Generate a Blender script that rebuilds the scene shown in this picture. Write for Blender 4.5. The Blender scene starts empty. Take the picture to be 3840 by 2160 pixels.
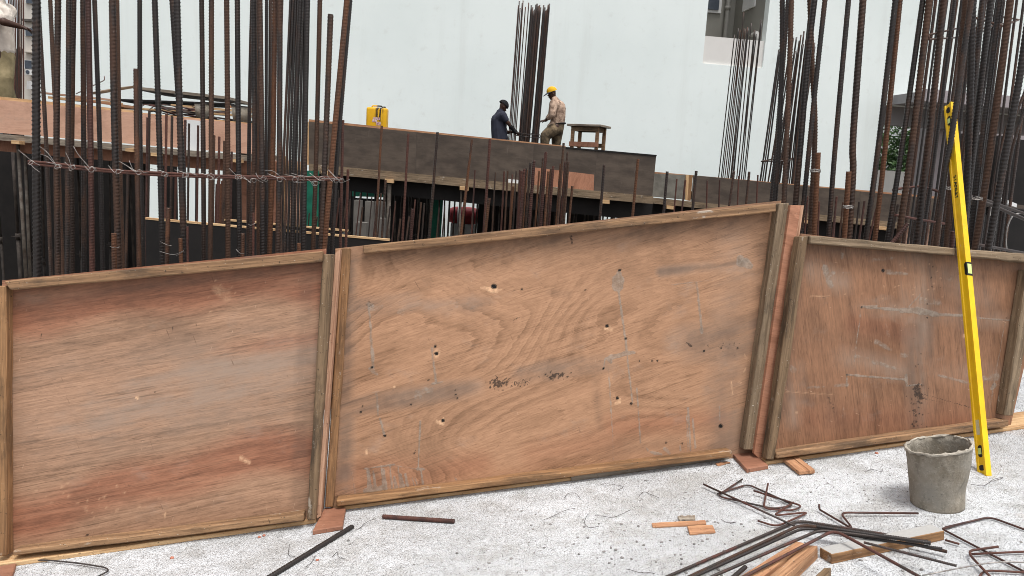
import bpy, bmesh, math, random
import numpy as np
from mathutils import Vector, Matrix
R_ = math.radians
rnd = random.Random(7)
sc = bpy.context.scene
C = sc.collection

# ------------------------------------------------------------------ camera
PW, PH, F = 3840.0, 2160.0, 2773.0
CAM = Vector((0, 0, 1.3))
PITCH, ROLL = R_(8.9), R_(3.4)
fwd = Vector((0, math.cos(PITCH), -math.sin(PITCH)))
up0 = Vector((0, math.sin(PITCH), math.cos(PITCH)))
rt0 = Vector((1, 0, 0))
UP = up0 * math.cos(ROLL) - rt0 * math.sin(ROLL)
RT = rt0 * math.cos(ROLL) + up0 * math.sin(ROLL)
cd = bpy.data.cameras.new('camera')
cam = bpy.data.objects.new('camera', cd)
C.objects.link(cam)
M = Matrix.Identity(4)
for i in range(3):
    M[i][0], M[i][1], M[i][2], M[i][3] = RT[i], UP[i], -fwd[i], CAM[i]
cam.matrix_world = M
cd.sensor_width = 36
cd.lens = 36 * F / PW
cd.clip_start = 0.05
cd.clip_end = 4000
sc.camera = cam

# ------------------------------------------------------------------ light
SUN_EL, SUN_AZ = R_(72), R_(150)          # azimuth measured from +Y towards +X
w = bpy.data.worlds.new('World'); sc.world = w; w.use_nodes = True
nt = w.node_tree; nt.nodes.clear()
wo = nt.nodes.new('ShaderNodeOutputWorld'); bg = nt.nodes.new('ShaderNodeBackground')
sky = nt.nodes.new('ShaderNodeTexSky'); sky.sky_type = 'NISHITA'; sky.sun_disc = False
sky.sun_elevation = SUN_EL; sky.sun_rotation = SUN_AZ
sky.dust_density = 4.0; sky.air_density = 1.0; sky.ozone_density = 1.0
hs = nt.nodes.new('ShaderNodeHueSaturation'); hs.inputs['Saturation'].default_value = 0.22
nt.links.new(sky.outputs[0], hs.inputs['Color']); nt.links.new(hs.outputs[0], bg.inputs[0])
bg.inputs[1].default_value = 0.15
nt.links.new(bg.outputs[0], wo.inputs[0])
sd = bpy.data.lights.new('sun', 'SUN'); sd.energy = 1.5; sd.angle = R_(16); sd.color = (1, 0.97, 0.93)
so = bpy.data.objects.new('sun', sd); C.objects.link(so)
sdir = Vector((math.sin(SUN_AZ) * math.cos(SUN_EL), math.cos(SUN_AZ) * math.cos(SUN_EL), math.sin(SUN_EL)))
so.rotation_euler = sdir.to_track_quat('Z', 'Y').to_euler()
sc.view_settings.view_transform = 'Standard'
sc.view_settings.look = 'None'
sc.view_settings.exposure = 0.5
sc.view_settings.gamma = 1
sc.cycles.filter_width = 0.95

# ------------------------------------------------------------------ placing helpers
def ray(x, y):
    return fwd + RT * ((x - PW / 2) / F) + UP * ((PH / 2 - y) / F)
def on_plane(x, y, p0, n):
    d = ray(x, y)
    return CAM + d * ((p0 - CAM).dot(n) / d.dot(n))
def at_y(x, y, Y):
    d = ray(x, y)
    return CAM + d * (Y / d.y)
SLOPE = 0.12
FN = Vector((-SLOPE, 0, 1)).normalized()
def floor(x, y, h=0.0):
    return on_plane(x, y, Vector((0, 0, h)), FN)
def zf(x):
    return SLOPE * x
def proj_np(P):
    d = P - np.array(CAM)
    z = d @ np.array(fwd)
    return PW / 2 + F * (d @ np.array(RT)) / z, PH / 2 - F * (d @ np.array(UP)) / z

# ------------------------------------------------------------------ object helpers
def tag(o, label=None, cat=None, group=None, kind=None):
    if label: o['label'] = label
    if cat: o['category'] = cat
    if group: o['group'] = group
    if kind or label: o['kind'] = kind or 'thing'
    return o
def empty(name, loc, label=None, cat=None, group=None):
    o = bpy.data.objects.new(name, None); C.objects.link(o)
    o.location = loc; o.empty_display_size = 0.1
    return tag(o, label, cat, group)
def link(name, me, mat=None, parent=None, mw=None):
    o = bpy.data.objects.new(name, me); C.objects.link(o)
    if mat is not None: me.materials.append(mat)
    if mw is None: mw = Matrix.Identity(4)
    if parent is not None:
        o.parent = parent
        p = parent; inv = Matrix.Identity(4)
        while p is not None:                       # parents only carry a translation or nothing
            inv = inv
            if p.type == 'EMPTY':
                inv = Matrix.Translation(-p.location)
                o.matrix_parent_inverse = inv
                break
            o.matrix_parent_inverse = (p['_w'] and Matrix([p['_w'][k * 4:k * 4 + 4] for k in range(4)])).inverted()
            break
    o.matrix_basis = mw
    if o.type == 'MESH': WM[o.name] = mw
    return o
WM = {}
def part(name, me, mat, parent, mw=None):
    """child of a thing (Empty or mesh); mw = the part's world matrix"""
    o = bpy.data.objects.new(name, me); C.objects.link(o)
    if mat is not None: me.materials.append(mat)
    if mw is None: mw = Matrix.Identity(4)
    o.parent = parent
    pw = Matrix.Translation(parent.location) if parent.type == 'EMPTY' else WM[parent.name]
    o.matrix_parent_inverse = pw.inverted()
    o.matrix_basis = mw
    WM[o.name] = mw
    return o
def solo(name, me, mat, mw=None):
    o = bpy.data.objects.new(name, me); C.objects.link(o)
    if mat is not None: me.materials.append(mat)
    if mw is None: mw = Matrix.Identity(4)
    o.matrix_basis = mw
    WM[o.name] = mw
    return o
def mesh_from(verts, faces, smooth=False):
    me = bpy.data.meshes.new('m')
    me.from_pydata([tuple(v) for v in verts], [], faces)
    me.update()
    if smooth:
        me.polygons.foreach_set('use_smooth', [True] * len(me.polygons))
    return me
def frame_of(origin, xdir, ydir_hint):
    x = Vector(xdir).normalized()
    z = x.cross(Vector(ydir_hint)).normalized()
    y = z.cross(x).normalized()
    m = Matrix.Identity(4)
    for i in range(3):
        m[i][0], m[i][1], m[i][2], m[i][3] = x[i], y[i], z[i], origin[i]
    return m
def bm_mesh(bm, bevel=0.0, seg=1, smooth=False):
    if bevel > 0:
        bmesh.ops.bevel(bm, geom=[e for e in bm.edges if len(e.link_faces) == 2 and e.calc_face_angle(0) > 0.5], offset=bevel, segments=seg, affect='EDGES', profile=0.6)
    bmesh.ops.recalc_face_normals(bm, faces=bm.faces)
    me = bpy.data.meshes.new('m'); bm.to_mesh(me); bm.free()
    if smooth:
        me.polygons.foreach_set('use_smooth', [True] * len(me.polygons))
    return me
def hexa(front, back, bevel=0.0, wob=0.0):
    """8-cornered solid from two quads given in WORLD space -> (mesh in local frame, world matrix); local X runs along the long edge"""
    f = [Vector(p) for p in front]; b = [Vector(p) for p in back]
    e1 = (f[1] - f[0]); e2 = (f[3] - f[0])
    if e1.length >= e2.length: xd, yd = e1, b[0] - f[0]
    else: xd, yd = e2, b[0] - f[0]
    org = sum(f + b, Vector()) / 8
    mw = frame_of(org, xd, yd)
    inv = mw.inverted()
    bm = bmesh.new()
    vf = [bm.verts.new(inv @ p) for p in f]; vb = [bm.verts.new(inv @ p) for p in b]
    bm.faces.new(vf); bm.faces.new(vb[::-1])
    for i in range(4):
        j = (i + 1) % 4
        bm.faces.new((vf[j], vf[i], vb[i], vb[j]))
    if wob > 0:
        long_e = [e for e in bm.edges if abs((e.verts[0].co - e.verts[1].co).normalized().x) > 0.9]
        bmesh.ops.subdivide_edges(bm, edges=long_e, cuts=10, use_grid_fill=True)
        for v in bm.verts:
            v.co += Vector((0, rnd.uniform(-wob, wob), rnd.uniform(-wob, wob)))
    return bm_mesh(bm, bevel), mw
def box_w(c, dx, dy, dz, xdir=(1, 0, 0), ydir=(0, 1, 0), bevel=0.0):
    """box with centre c and full sizes along its own axes"""
    x = Vector(xdir).normalized(); z = x.cross(Vector(ydir)).normalized(); y = z.cross(x)
    c = Vector(c)
    fr = [c + x * sx * dx / 2 - y * dy / 2 + z * sz * dz / 2 for sx, sz in ((-1, -1), (1, -1), (1, 1), (-1, 1))]
    bk = [p + y * dy for p in fr]
    return hexa(fr, bk, bevel)
def multi_box(boxes, bevel=0.0):
    bm = bmesh.new()
    for (c, s) in boxes:
        r = bmesh.ops.create_cube(bm, size=1)
        for v in r['verts']:
            v.co = Vector((v.co.x * s[0] + c[0], v.co.y * s[1] + c[1], v.co.z * s[2] + c[2]))
    return bm_mesh(bm, bevel)

def smooth_path(pts, step):
    pts = [Vector(p) for p in pts]
    if len(pts) == 2:
        L = (pts[1] - pts[0]).length; n = max(1, int(L / step))
        return np.array([pts[0].lerp(pts[1], i / n) for i in range(n + 1)])
    out = []
    P = [pts[0] * 2 - pts[1]] + pts + [pts[-1] * 2 - pts[-2]]
    for i in range(1, len(P) - 2):
        L = (P[i + 1] - P[i]).length; n = max(1, int(L / step))
        for k in range(n):
            t = k / n
            a, b, c, d = P[i - 1], P[i], P[i + 1], P[i + 2]
            out.append(0.5 * ((2 * b) + (c - a) * t + (2 * a - 5 * b + 4 * c - d) * t * t + (3 * b - a - 3 * c + d) * t ** 3))
    out.append(pts[-1])
    return np.array([tuple(p) for p in out])
def fillet(pts, r, n=5):
    """round the corners of a polyline"""
    pts = [Vector(p) for p in pts]; out = [pts[0]]
    for i in range(1, len(pts) - 1):
        a, b, c = pts[i - 1], pts[i], pts[i + 1]
        u = (a - b); v = (c - b)
        rr = min(r, u.length * 0.45, v.length * 0.45)
        p, q = b + u.normalized() * rr, b + v.normalized() * rr
        for k in range(n + 1):
            t = k / n
            out.append(p * (1 - t) ** 2 + b * 2 * t * (1 - t) + q * t * t)
    out.append(pts[-1])
    return out
def tube(path, rad, sides=8, ribs=False, phase=0.0, pitch=None, taper=None):
    """tube along a sampled path (N,3); ribs = rolled reinforcing-bar ribs"""
    P = np.asarray(path, float)
    if ribs:
        pitch = pitch or rad * 2 * 0.56
        seg = np.linalg.norm(np.diff(P, axis=0), axis=1); s = np.concatenate([[0], np.cumsum(seg)])
        n = max(4, int(s[-1] / (pitch / 4)))
        t = np.linspace(0, s[-1], n + 1)
        P = np.stack([np.interp(t, s, P[:, k]) for k in range(3)], 1)
        S = t
    else:
        seg = np.linalg.norm(np.diff(P, axis=0), axis=1); S = np.concatenate([[0], np.cumsum(seg)])
    T = np.gradient(P, axis=0); T /= np.linalg.norm(T, axis=1)[:, None] + 1e-12
    ref = np.array([0, 1.0, 0.13]) if abs(T[0] @ np.array([0, 1.0, 0])) < 0.8 else np.array([0.1, 0, 1.0])
    U = np.cross(ref[None, :], T); U /= np.linalg.norm(U, axis=1)[:, None] + 1e-12
    V = np.cross(T, U)
    th = np.linspace(0, 2 * np.pi, sides, endpoint=False) + 0.05
    r = np.full((len(P), sides), rad)
    if ribs:
        a = th[None, :] + phase
        side = np.sign(np.sin(a))
        ph = 2 * np.pi * S[:, None] / pitch + side * 1.3 * np.cos(a) + (side > 0) * 1.7
        pulse = np.clip(np.cos(ph), 0, 1) ** 1.5 * np.abs(np.sin(a)) ** 0.6
        r = rad * (0.91 + 0.21 * pulse + 0.10 * np.clip(np.abs(np.cos(a)) - 0.8, 0, 1) / 0.2)
    if taper is not None:
        r = r * np.interp(np.linspace(0, 1, len(P)), np.linspace(0, 1, len(taper)), taper)[:, None]
    ct, st = np.cos(th), np.sin(th)
    v = P[:, None, :] + r[:, :, None] * (ct[None, :, None] * U[:, None, :] + st[None, :, None] * V[:, None, :])
    n = len(P)
    verts = v.reshape(-1, 3)
    i = np.arange(n - 1)[:, None] * sides; j = np.arange(sides)[None, :]; j2 = (j + 1) % sides
    q = np.stack([i + j, i + j2, i + sides + j2, i + sides + j], -1).reshape(-1, 4)
    me = bpy.data.meshes.new('m')
    nq = len(q)
    me.vertices.add(len(verts)); me.vertices.foreach_set('co', verts.ravel())
    caps = [list(range(sides))[::-1], [(n - 1) * sides + k for k in range(sides)]]
    me.loops.add(nq * 4 + 2 * sides)
    me.loops.foreach_set('vertex_index', np.concatenate([q.ravel(), np.array(caps[0]), np.array(caps[1])]))
    me.polygons.add(nq + 2)
    st_ = np.concatenate([np.arange(nq) * 4, [nq * 4, nq * 4 + sides]])
    me.polygons.foreach_set('loop_start', st_)
    sm = np.ones(nq + 2, bool); sm[-2:] = False
    me.polygons.foreach_set('use_smooth', sm)
    me.update(calc_edges=True)
    me.validate()
    return me

# ------------------------------------------------------------------ materials
def s2l(c):
    return tuple(((v / 255) / 12.92 if v / 255 <= 0.04045 else ((v / 255 + 0.055) / 1.055) ** 2.4) for v in c) + (1,)
class N:
    """small node-tree builder"""
    def __init__(s, name):
        s.m = bpy.data.materials.new(name); s.m.use_nodes = True
        s.t = s.m.node_tree; s.b = s.t.nodes['Principled BSDF']
        s.tc = s.t.nodes.new('ShaderNodeTexCoord'); s.oi = s.t.nodes.new('ShaderNodeObjectInfo')
    def _in(s, sock, v):
        if hasattr(v, 'is_output') or isinstance(v, bpy.types.NodeSocket): s.t.links.new(v, sock)
        else: sock.default_value = v
    def math(s, op, a, b=0.0, c=None, clamp=False):
        n = s.t.nodes.new('ShaderNodeMath'); n.operation = op; n.use_clamp = clamp
        s._in(n.inputs[0], a); s._in(n.inputs[1], b)
        if c is not None: s._in(n.inputs[2], c)
        return n.outputs[0]
    def coords(s, scale=(1, 1, 1), rot=(0, 0, 0), src='Object', seed=True):
        mp = s.t.nodes.new('ShaderNodeMapping'); mp.inputs['Scale'].default_value = scale; mp.inputs['Rotation'].default_value = rot
        # rotate first, then scale: two mappings
        m0 = s.t.nodes.new('ShaderNodeMapping'); m0.inputs['Rotation'].default_value = rot
        mp.inputs['Rotation'].default_value = (0, 0, 0)
        s.t.links.new(s.tc.outputs[src], m0.inputs[0])
        o = m0.outputs[0]
        if seed:
            va = s.t.nodes.new('ShaderNodeVectorMath'); va.operation = 'ADD'
            k = s.math('MULTIPLY', s.oi.outputs['Random'], 37.0)
            cx = s.t.nodes.new('ShaderNodeCombineXYZ'); s.t.links.new(k, cx.inputs[0]); s.t.links.new(k, cx.inputs[1]); s.t.links.new(k, cx.inputs[2])
            s.t.links.new(o, va.inputs[0]); s.t.links.new(cx.outputs[0], va.inputs[1]); o = va.outputs[0]
        s.t.links.new(o, mp.inputs[0])
        return mp.outputs[0]
    def noise(s, vec, scale=1.0, detail=4, rough=0.55, dist=0.0):
        n = s.t.nodes.new('ShaderNodeTexNoise'); n.inputs['Scale'].default_value = scale
        n.inputs['Detail'].default_value = detail; n.inputs['Roughness'].default_value = rough; n.inputs['Distortion'].default_value = dist
        s.t.links.new(vec, n.inputs['Vector']); return n.outputs['Fac']
    def voronoi(s, vec, scale=1.0, out='Distance'):
        n = s.t.nodes.new('ShaderNodeTexVoronoi'); n.inputs['Scale'].default_value = scale
        s.t.links.new(vec, n.inputs['Vector']); return n.outputs[out]
    def map(s, v, a, b, c=0.0, d=1.0, smooth=True):
        n = s.t.nodes.new('ShaderNodeMapRange'); n.interpolation_type = 'SMOOTHSTEP' if smooth else 'LINEAR'
        s._in(n.inputs[0], v)
        for k, x in zip((1, 2, 3, 4), (a, b, c, d)): n.inputs[k].default_value = x
        return n.outputs[0]
    def mix(s, f, a, b, mode='MIX'):
        n = s.t.nodes.new('ShaderNodeMix'); n.data_type = 'RGBA'; n.blend_type = mode
        s._in(n.inputs[0], f); s._in(n.inputs[6], a); s._in(n.inputs[7], b); return n.outputs[2]
    def attr(s, name):
        n = s.t.nodes.new('ShaderNodeAttribute'); n.attribute_name = name; return n.outputs['Fac']
    def bump(s, h, strength=0.3, dist=0.005):
        n = s.t.nodes.new('ShaderNodeBump'); n.inputs['Strength'].default_value = strength; n.inputs['Distance'].default_value = dist
        s.t.links.new(h, n.inputs['Height']); s.t.links.new(n.outputs[0], s.b.inputs['Normal'])
    def done(s, col, rough=0.7, metal=0.0, spec=0.3):
        s._in(s.b.inputs['Base Color'], col); s._in(s.b.inputs['Roughness'], rough); s._in(s.b.inputs['Metallic'], metal)
        s.b.inputs['Specular IOR Level'].default_value = spec
        return s.m

def mat_plain(name, c1, c2, scale=8, rough=0.75, metal=0.0, bump=0.0, stretch=(1, 1, 1), spec=0.3):
    n = N(name)
    f = n.noise(n.coords(stretch), scale, 5, 0.6)
    f = n.map(f, 0.3, 0.7)
    if bump: n.bump(n.noise(n.coords(stretch), scale * 6, 4), bump, 0.003)
    return n.done(n.mix(f, s2l(c1), s2l(c2)), rough, metal, spec)

def mat_ply(name, light, dark, red, rot=0.0, contour=9.0, hu=0.8, hv=2.6, grain=240, tilt_amt=0.5, fibre=0.5):
    """rotary-cut plywood face: fine contour figure of a slow noise field + fibre streaks; stains come from mesh attributes"""
    n = N(name)
    v = n.coords((hu, 1, hv), (0, rot, 0), seed=True)
    h = n.noise(v, 1.0, 2, 0.4, 0.35)
    mid = n.noise(n.coords((1.4, 1, 17), (0, rot, 0)), 1.0, 6, 0.65)
    h = n.math('ADD', h, n.math('MULTIPLY', n.noise(n.coords((9, 1, 40), (0, rot, 0)), 1.0, 3, 0.6), 0.02))
    fr = n.math('FRACT', n.math('MULTIPLY', h, contour))
    ln = n.math('MULTIPLY', n.map(fr, 0.35, 0.97, 0, 1), n.map(fr, 0.97, 1.0, 1, 0))
    vis = n.map(n.noise(n.coords((1, 1, 2)), 2.6, 3, 0.5), 0.36, 0.62)            # the figure fades in and out
    fr2 = n.math('FRACT', n.math('MULTIPLY', h, contour * 3.1))
    ln2 = n.math('MULTIPLY', n.map(fr2, 0.2, 0.9), n.map(fr2, 0.9, 1.0, 1, 0))
    fine = n.noise(n.coords((7, 1, grain), (0, rot, 0)), 1.0, 5, 0.75)
    fine2 = n.noise(n.coords((22, 1, grain * 0.55), (0, rot, 0)), 1.0, 4, 0.7)
    blot = n.noise(n.coords((1, 1, 1)), 2.6, 6, 0.65)
    f = n.math('MULTIPLY', n.math('MULTIPLY', ln, vis), tilt_amt)
    f = n.math('ADD', f, n.math('MULTIPLY', ln2, tilt_amt * 0.32))
    f = n.math('ADD', f, n.math('MULTIPLY', n.map(fine, 0.34, 0.68), fibre * 0.62))
    f = n.math('ADD', f, n.math('MULTIPLY', n.map(fine2, 0.36, 0.66), fibre * 0.45))
    f = n.math('ADD', f, n.math('MULTIPLY', n.map(mid, 0.36, 0.68), fibre * 0.42))
    l1 = n.map(n.math('ABSOLUTE', n.math('SUBTRACT', n.noise(n.coords((0.9, 1, 34), (0, rot, 0)), 1.0, 4, 0.6), 0.5)), 0.0, 0.022, 1, 0)
    l1 = n.math('MULTIPLY', l1, n.map(n.noise(n.coords((2.5, 1, 6), (0, rot, 0)), 1.0, 3), 0.42, 0.62))
    f = n.math('ADD', f, n.math('MULTIPLY', l1, 0.55))
    f = n.math('MULTIPLY', f, 0.72, clamp=True)
    c = n.mix(f, s2l(light), s2l(dark))
    rd = n.math('MULTIPLY', n.attr('red'), n.map(mid, 0.25, 0.6, 0.6, 1.0))
    c = n.mix(rd, c, n.mix(f, s2l([x * 1.06 for x in red]), s2l([x * 0.68 for x in red])))
    po = n.map(n.noise(n.coords((26, 1, 380), (0, rot, 0)), 1.0, 2), 0.63, 0.72)
    c = n.mix(n.math('MULTIPLY', po, 0.5), c, s2l([x * 0.55 for x in dark]))
    c = n.mix(n.math('MULTIPLY', n.map(blot, 0.48, 0.75), 0.45), c, s2l([x * 0.78 for x in dark]))
    c = n.mix(n.math('MULTIPLY', n.map(n.noise(n.coords((1.3, 1, 2)), 3.4, 5, 0.7), 0.56, 0.78), 0.35), c, s2l((150, 136, 124)))   # grey dust film
    c = n.mix(n.math('MULTIPLY', n.attr('dust'), n.map(n.math('ADD', mid, n.math('MULTIPLY', n.math('SUBTRACT', blot, 0.5), 1.2)), 0.3, 0.75, 0.15, 0.8)), c, s2l((158, 138, 122)))
    ck = n.noise(n.coords((70, 1, 9), (0, rot + 0.15, 0)), 1.0, 3, 0.6)
    c = n.mix(n.math('MULTIPLY', n.map(ck, 0.70, 0.77), 0.5), c, s2l((82, 56, 42)))
    sc_ = n.noise(n.coords((16, 1, 120), (0, rot + 1.1, 0)), 1.0, 2)
    c = n.mix(n.math('MULTIPLY', n.map(sc_, 0.73, 0.78), 0.35), c, s2l((214, 180, 152)))
    brk = n.noise(n.coords((1, 1, 1)), 42, 5, 0.7)
    brk2 = n.noise(n.coords((1, 1, 0.6)), 11, 5, 0.7)
    c = n.mix(n.math('MULTIPLY', n.math('MULTIPLY', n.attr('grime'), 1.2), n.map(n.math('ADD', mid, n.math('SUBTRACT', brk2, 0.5)), 0.25, 0.8, 0.35, 1.0)), c, s2l((84, 68, 58)))
    c = n.mix(n.math('MULTIPLY', n.attr('pale'), n.map(brk, 0.35, 0.62, 0.3, 1.0)), c, s2l((222, 180, 142)))
    ce = n.math('ADD', n.attr('cement'), n.math('ADD', n.math('MULTIPLY', n.math('SUBTRACT', brk, 0.5), 1.1), n.math('MULTIPLY', n.math('SUBTRACT', brk2, 0.5), 0.9)))
    cm = n.math('MULTIPLY', n.map(ce, 0.22, 0.75), n.map(n.attr('cement'), 0.02, 0.2))
    c = n.mix(n.math('MULTIPLY', cm, 0.58), c, n.mix(n.map(brk, 0.3, 0.7), s2l((104, 96, 86)), s2l((158, 150, 138))))
    dk = n.math('ADD', n.attr('dark'), n.math('MULTIPLY', n.math('SUBTRACT', n.noise(n.coords(), 120, 4, 0.7), 0.5), 2.2))
    dk = n.math('MULTIPLY', n.map(dk, 0.35, 0.95), n.map(n.attr('dark'), 0.03, 0.35))
    c = n.mix(n.math('MULTIPLY', dk, 0.85), c, s2l((44, 34, 28)))
    c = n.mix(n.attr('hole'), c, (0.003, 0.0025, 0.002, 1))
    n.bump(n.math('ADD', n.math('MULTIPLY', fine, 0.7), n.math('MULTIPLY', cm, 1.0)), 0.3, 0.002)
    return n.done(c, 0.62, 0, 0.3)

def mat_timber(name, light, dark, dirt=(70, 58, 46), cem=0.25, dirt_amt=0.7, grain=1.0):
    """sawn timber, grain along local X, with dirt patches and dried cement smears"""
    n = N(name)
    g = n.noise(n.coords((2.2 * grain, 60, 60)), 1.0, 5, 0.65, 0.4)
    g2 = n.noise(n.coords((9, 240, 240)), 1.0, 3)
    f = n.math('ADD', n.math('MULTIPLY', n.map(g, 0.32, 0.68), 0.75), n.math('MULTIPLY', n.map(g2, 0.3, 0.7), 0.35), clamp=True)
    c = n.mix(f, s2l(light), s2l(dark))
    d = n.noise(n.coords((3, 14, 14)), 1.0, 6, 0.7)
    c = n.mix(n.math('MULTIPLY', n.map(d, 0.48, 0.66), dirt_amt), c, s2l(dirt))
    sp = n.noise(n.coords((1, 1, 1)), 90, 3, 0.6)
    c = n.mix(n.math('MULTIPLY', n.map(sp, 0.64, 0.72), 0.75), c, s2l((50, 40, 32)))
    m = n.noise(n.coords((7, 18, 18)), 1.0, 6, 0.7)
    cm = n.map(m, 0.62, 0.68)
    c = n.mix(n.math('MULTIPLY', cm, cem), c, s2l((176, 168, 156)))
    v = n.noise(n.coords((1, 1, 1)), 160, 2)
    c = n.mix(n.math('MULTIPLY', n.map(v, 0.70, 0.76), cem * 1.6), c, s2l((196, 188, 174)))
    n.bump(n.math('ADD', g2, n.math('MULTIPLY', g, 1.5)), 0.35, 0.003)
    return n.done(c, 0.75, 0, 0.25)

def mat_steel(name, dark, rust, amount=0.5):
    n = N(name)
    f = n.noise(n.coords((1, 1, 0.25)), 22, 5, 0.65)
    r = n.math('ADD', n.math('MULTIPLY', n.oi.outputs['Random'], 0.30), n.math('MULTIPLY', n.math('SUBTRACT', n.noise(n.coords((1, 1, 0.5)), 4.5, 3), 0.5), 0.7))
    r = n.math('SUBTRACT', r, 0.05)
    t = n.map(n.math('ADD', f, r), 0.72 - amount * 0.5, 0.98 - amount * 0.5)
    c = n.mix(t, s2l(dark), s2l(rust))
    k = n.noise(n.coords((1, 1, 0.6)), 140, 3)
    c = n.mix(n.math('MULTIPLY', n.map(k, 0.45, 0.75), 0.5), c, s2l([x * 0.5 for x in dark]))
    sp = n.noise(n.coords((1, 1, 0.7)), 55, 4, 0.7)
    c = n.mix(n.math('MULTIPLY', n.map(sp, 0.66, 0.74), 0.45), c, s2l((150, 140, 130)))
    n.bump(k, 0.2, 0.001)
    return n.done(c, n.map(t, 0, 1, 0.42, 0.75), 0.35, 0.5)

MAT = {}
MAT['black_steel'] = mat_steel('black_steel', (50, 45, 43), (80, 58, 46), 0.28)
MAT['brown_steel'] = mat_steel('brown_steel', (60, 48, 42), (86, 62, 48), 0.55)
MAT['rust_steel'] = mat_steel('rust_steel', (74, 54, 44), (108, 72, 50), 0.65)
MAT['red_steel'] = mat_steel('red_steel', (72, 48, 42), (96, 62, 52), 0.6)
MAT['thin_steel'] = mat_steel('thin_steel', (58, 48, 44), (86, 62, 50), 0.4)
MAT['floor_steel'] = mat_steel('floor_steel', (64, 56, 52), (96, 62, 54), 0.4)
MAT['wire'] = mat_plain('tie_wire_steel', (168, 164, 160), (120, 112, 106), 40, 0.4, 0.7)
MAT['wire_dark'] = mat_plain('dark_wire_steel', (52, 48, 48), (82, 74, 70), 40, 0.6, 0.3)
MAT['ply_mid'] = mat_ply('plywood_swirled', (186, 143, 111), (116, 84, 60), (158, 104, 76), rot=0.22, contour=34, hu=0.5, hv=1.5, tilt_amt=0.46, fibre=0.52)
MAT['ply_left'] = mat_ply('plywood_streaked', (182, 143, 115), (112, 84, 64), (156, 100, 74), rot=0.09, contour=22, hu=0.22, hv=2.8, tilt_amt=0.35, fibre=0.78)
MAT['ply_right'] = mat_ply('plywood_worn', (156, 114, 86), (94, 67, 49), (132, 82, 60), rot=1.62, contour=16, hu=0.5, hv=1.8, tilt_amt=0.3, fibre=0.7)
MAT['ply_plain'] = mat_ply('plywood_pink', (206, 164, 140), (160, 116, 94), (170, 100, 80), rot=0.1, contour=16, hu=0.3, hv=1.6, tilt_amt=0.45, fibre=0.3)
MAT['ply_filler'] = mat_ply('plywood_filler', (164, 116, 92), (112, 74, 56), (150, 90, 70), rot=1.5, contour=12, hu=0.6, hv=1.8, tilt_amt=0.5, fibre=0.5)
MAT['ply_strip'] = mat_ply('plywood_strip_face', (186, 132, 104), (126, 84, 62), (150, 90, 70), rot=1.5, contour=12, hu=0.6, hv=1.8, tilt_amt=0.5, fibre=0.5)
MAT['batten'] = mat_timber('batten_timber', (166, 130, 96), (104, 79, 58), (72, 59, 47), 0.55, 0.75)
MAT['batten_gold'] = mat_timber('batten_timber_warm', (166, 126, 88), (112, 82, 56), (82, 63, 46), 0.42, 0.65)
MAT['batten_grey'] = mat_timber('batten_timber_grey', (150, 130, 106), (100, 84, 66), (76, 66, 54), 0.85, 0.7)
MAT['batten_dark'] = mat_timber('batten_timber_dark', (136, 112, 86), (88, 70, 52), (60, 50, 40), 0.5, 0.8)
MAT['ply_edge'] = mat_timber('plywood_edge', (206, 168, 140), (150, 108, 84), (130, 98, 76), 0.3, 0.5)
MAT['pine'] = mat_timber('pale_pine', (218, 186, 142), (172, 130, 90), (140, 106, 74), 0.2, 0.45)
MAT['orange_wood'] = mat_timber('fresh_cut_wood', (200, 154, 116), (150, 104, 76), (116, 86, 64), 0.35, 0.55)
MAT['orange_dirty'] = mat_timber('dirty_cut_wood', (190, 146, 110), (130, 94, 68), (104, 84, 66), 0.7, 0.7)
MAT['grey_wood'] = mat_timber('weathered_wood', (158, 146, 130), (112, 100, 88), (78, 70, 62), 0.45, 0.6)

def mat_film():
    n = N('dark_film_plywood')
    f = n.noise(n.coords((1.2, 1.2, 3)), 1.6, 6, 0.65)
    c = n.mix(n.map(f, 0.32, 0.7), s2l((68, 58, 50)), s2l((94, 82, 71)))
    k = n.noise(n.coords((3, 3, 26)), 1.0, 5, 0.7)
    c = n.mix(n.math('MULTIPLY', n.map(k, 0.5, 0.75), 0.55), c, s2l((58, 50, 46)))
    d = n.noise(n.coords((10, 10, 3)), 1.0, 5, 0.7)
    c = n.mix(n.math('MULTIPLY', n.map(d, 0.6, 0.8), 0.35), c, s2l((140, 128, 114)))
    return n.done(c, 0.55, 0, 0.35)
MAT['film'] = mat_film()
MAT['film_grey'] = mat_plain('grey_film_plywood', (128, 124, 114), (98, 94, 86), 5, 0.6)
MAT['black_ply_and_shade'] = mat_plain('black_plywood_and_shade', (20, 17, 16), (30, 26, 24), 5, 0.7)  # black plywood; on the added screens this near-black stands for deep shade

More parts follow.
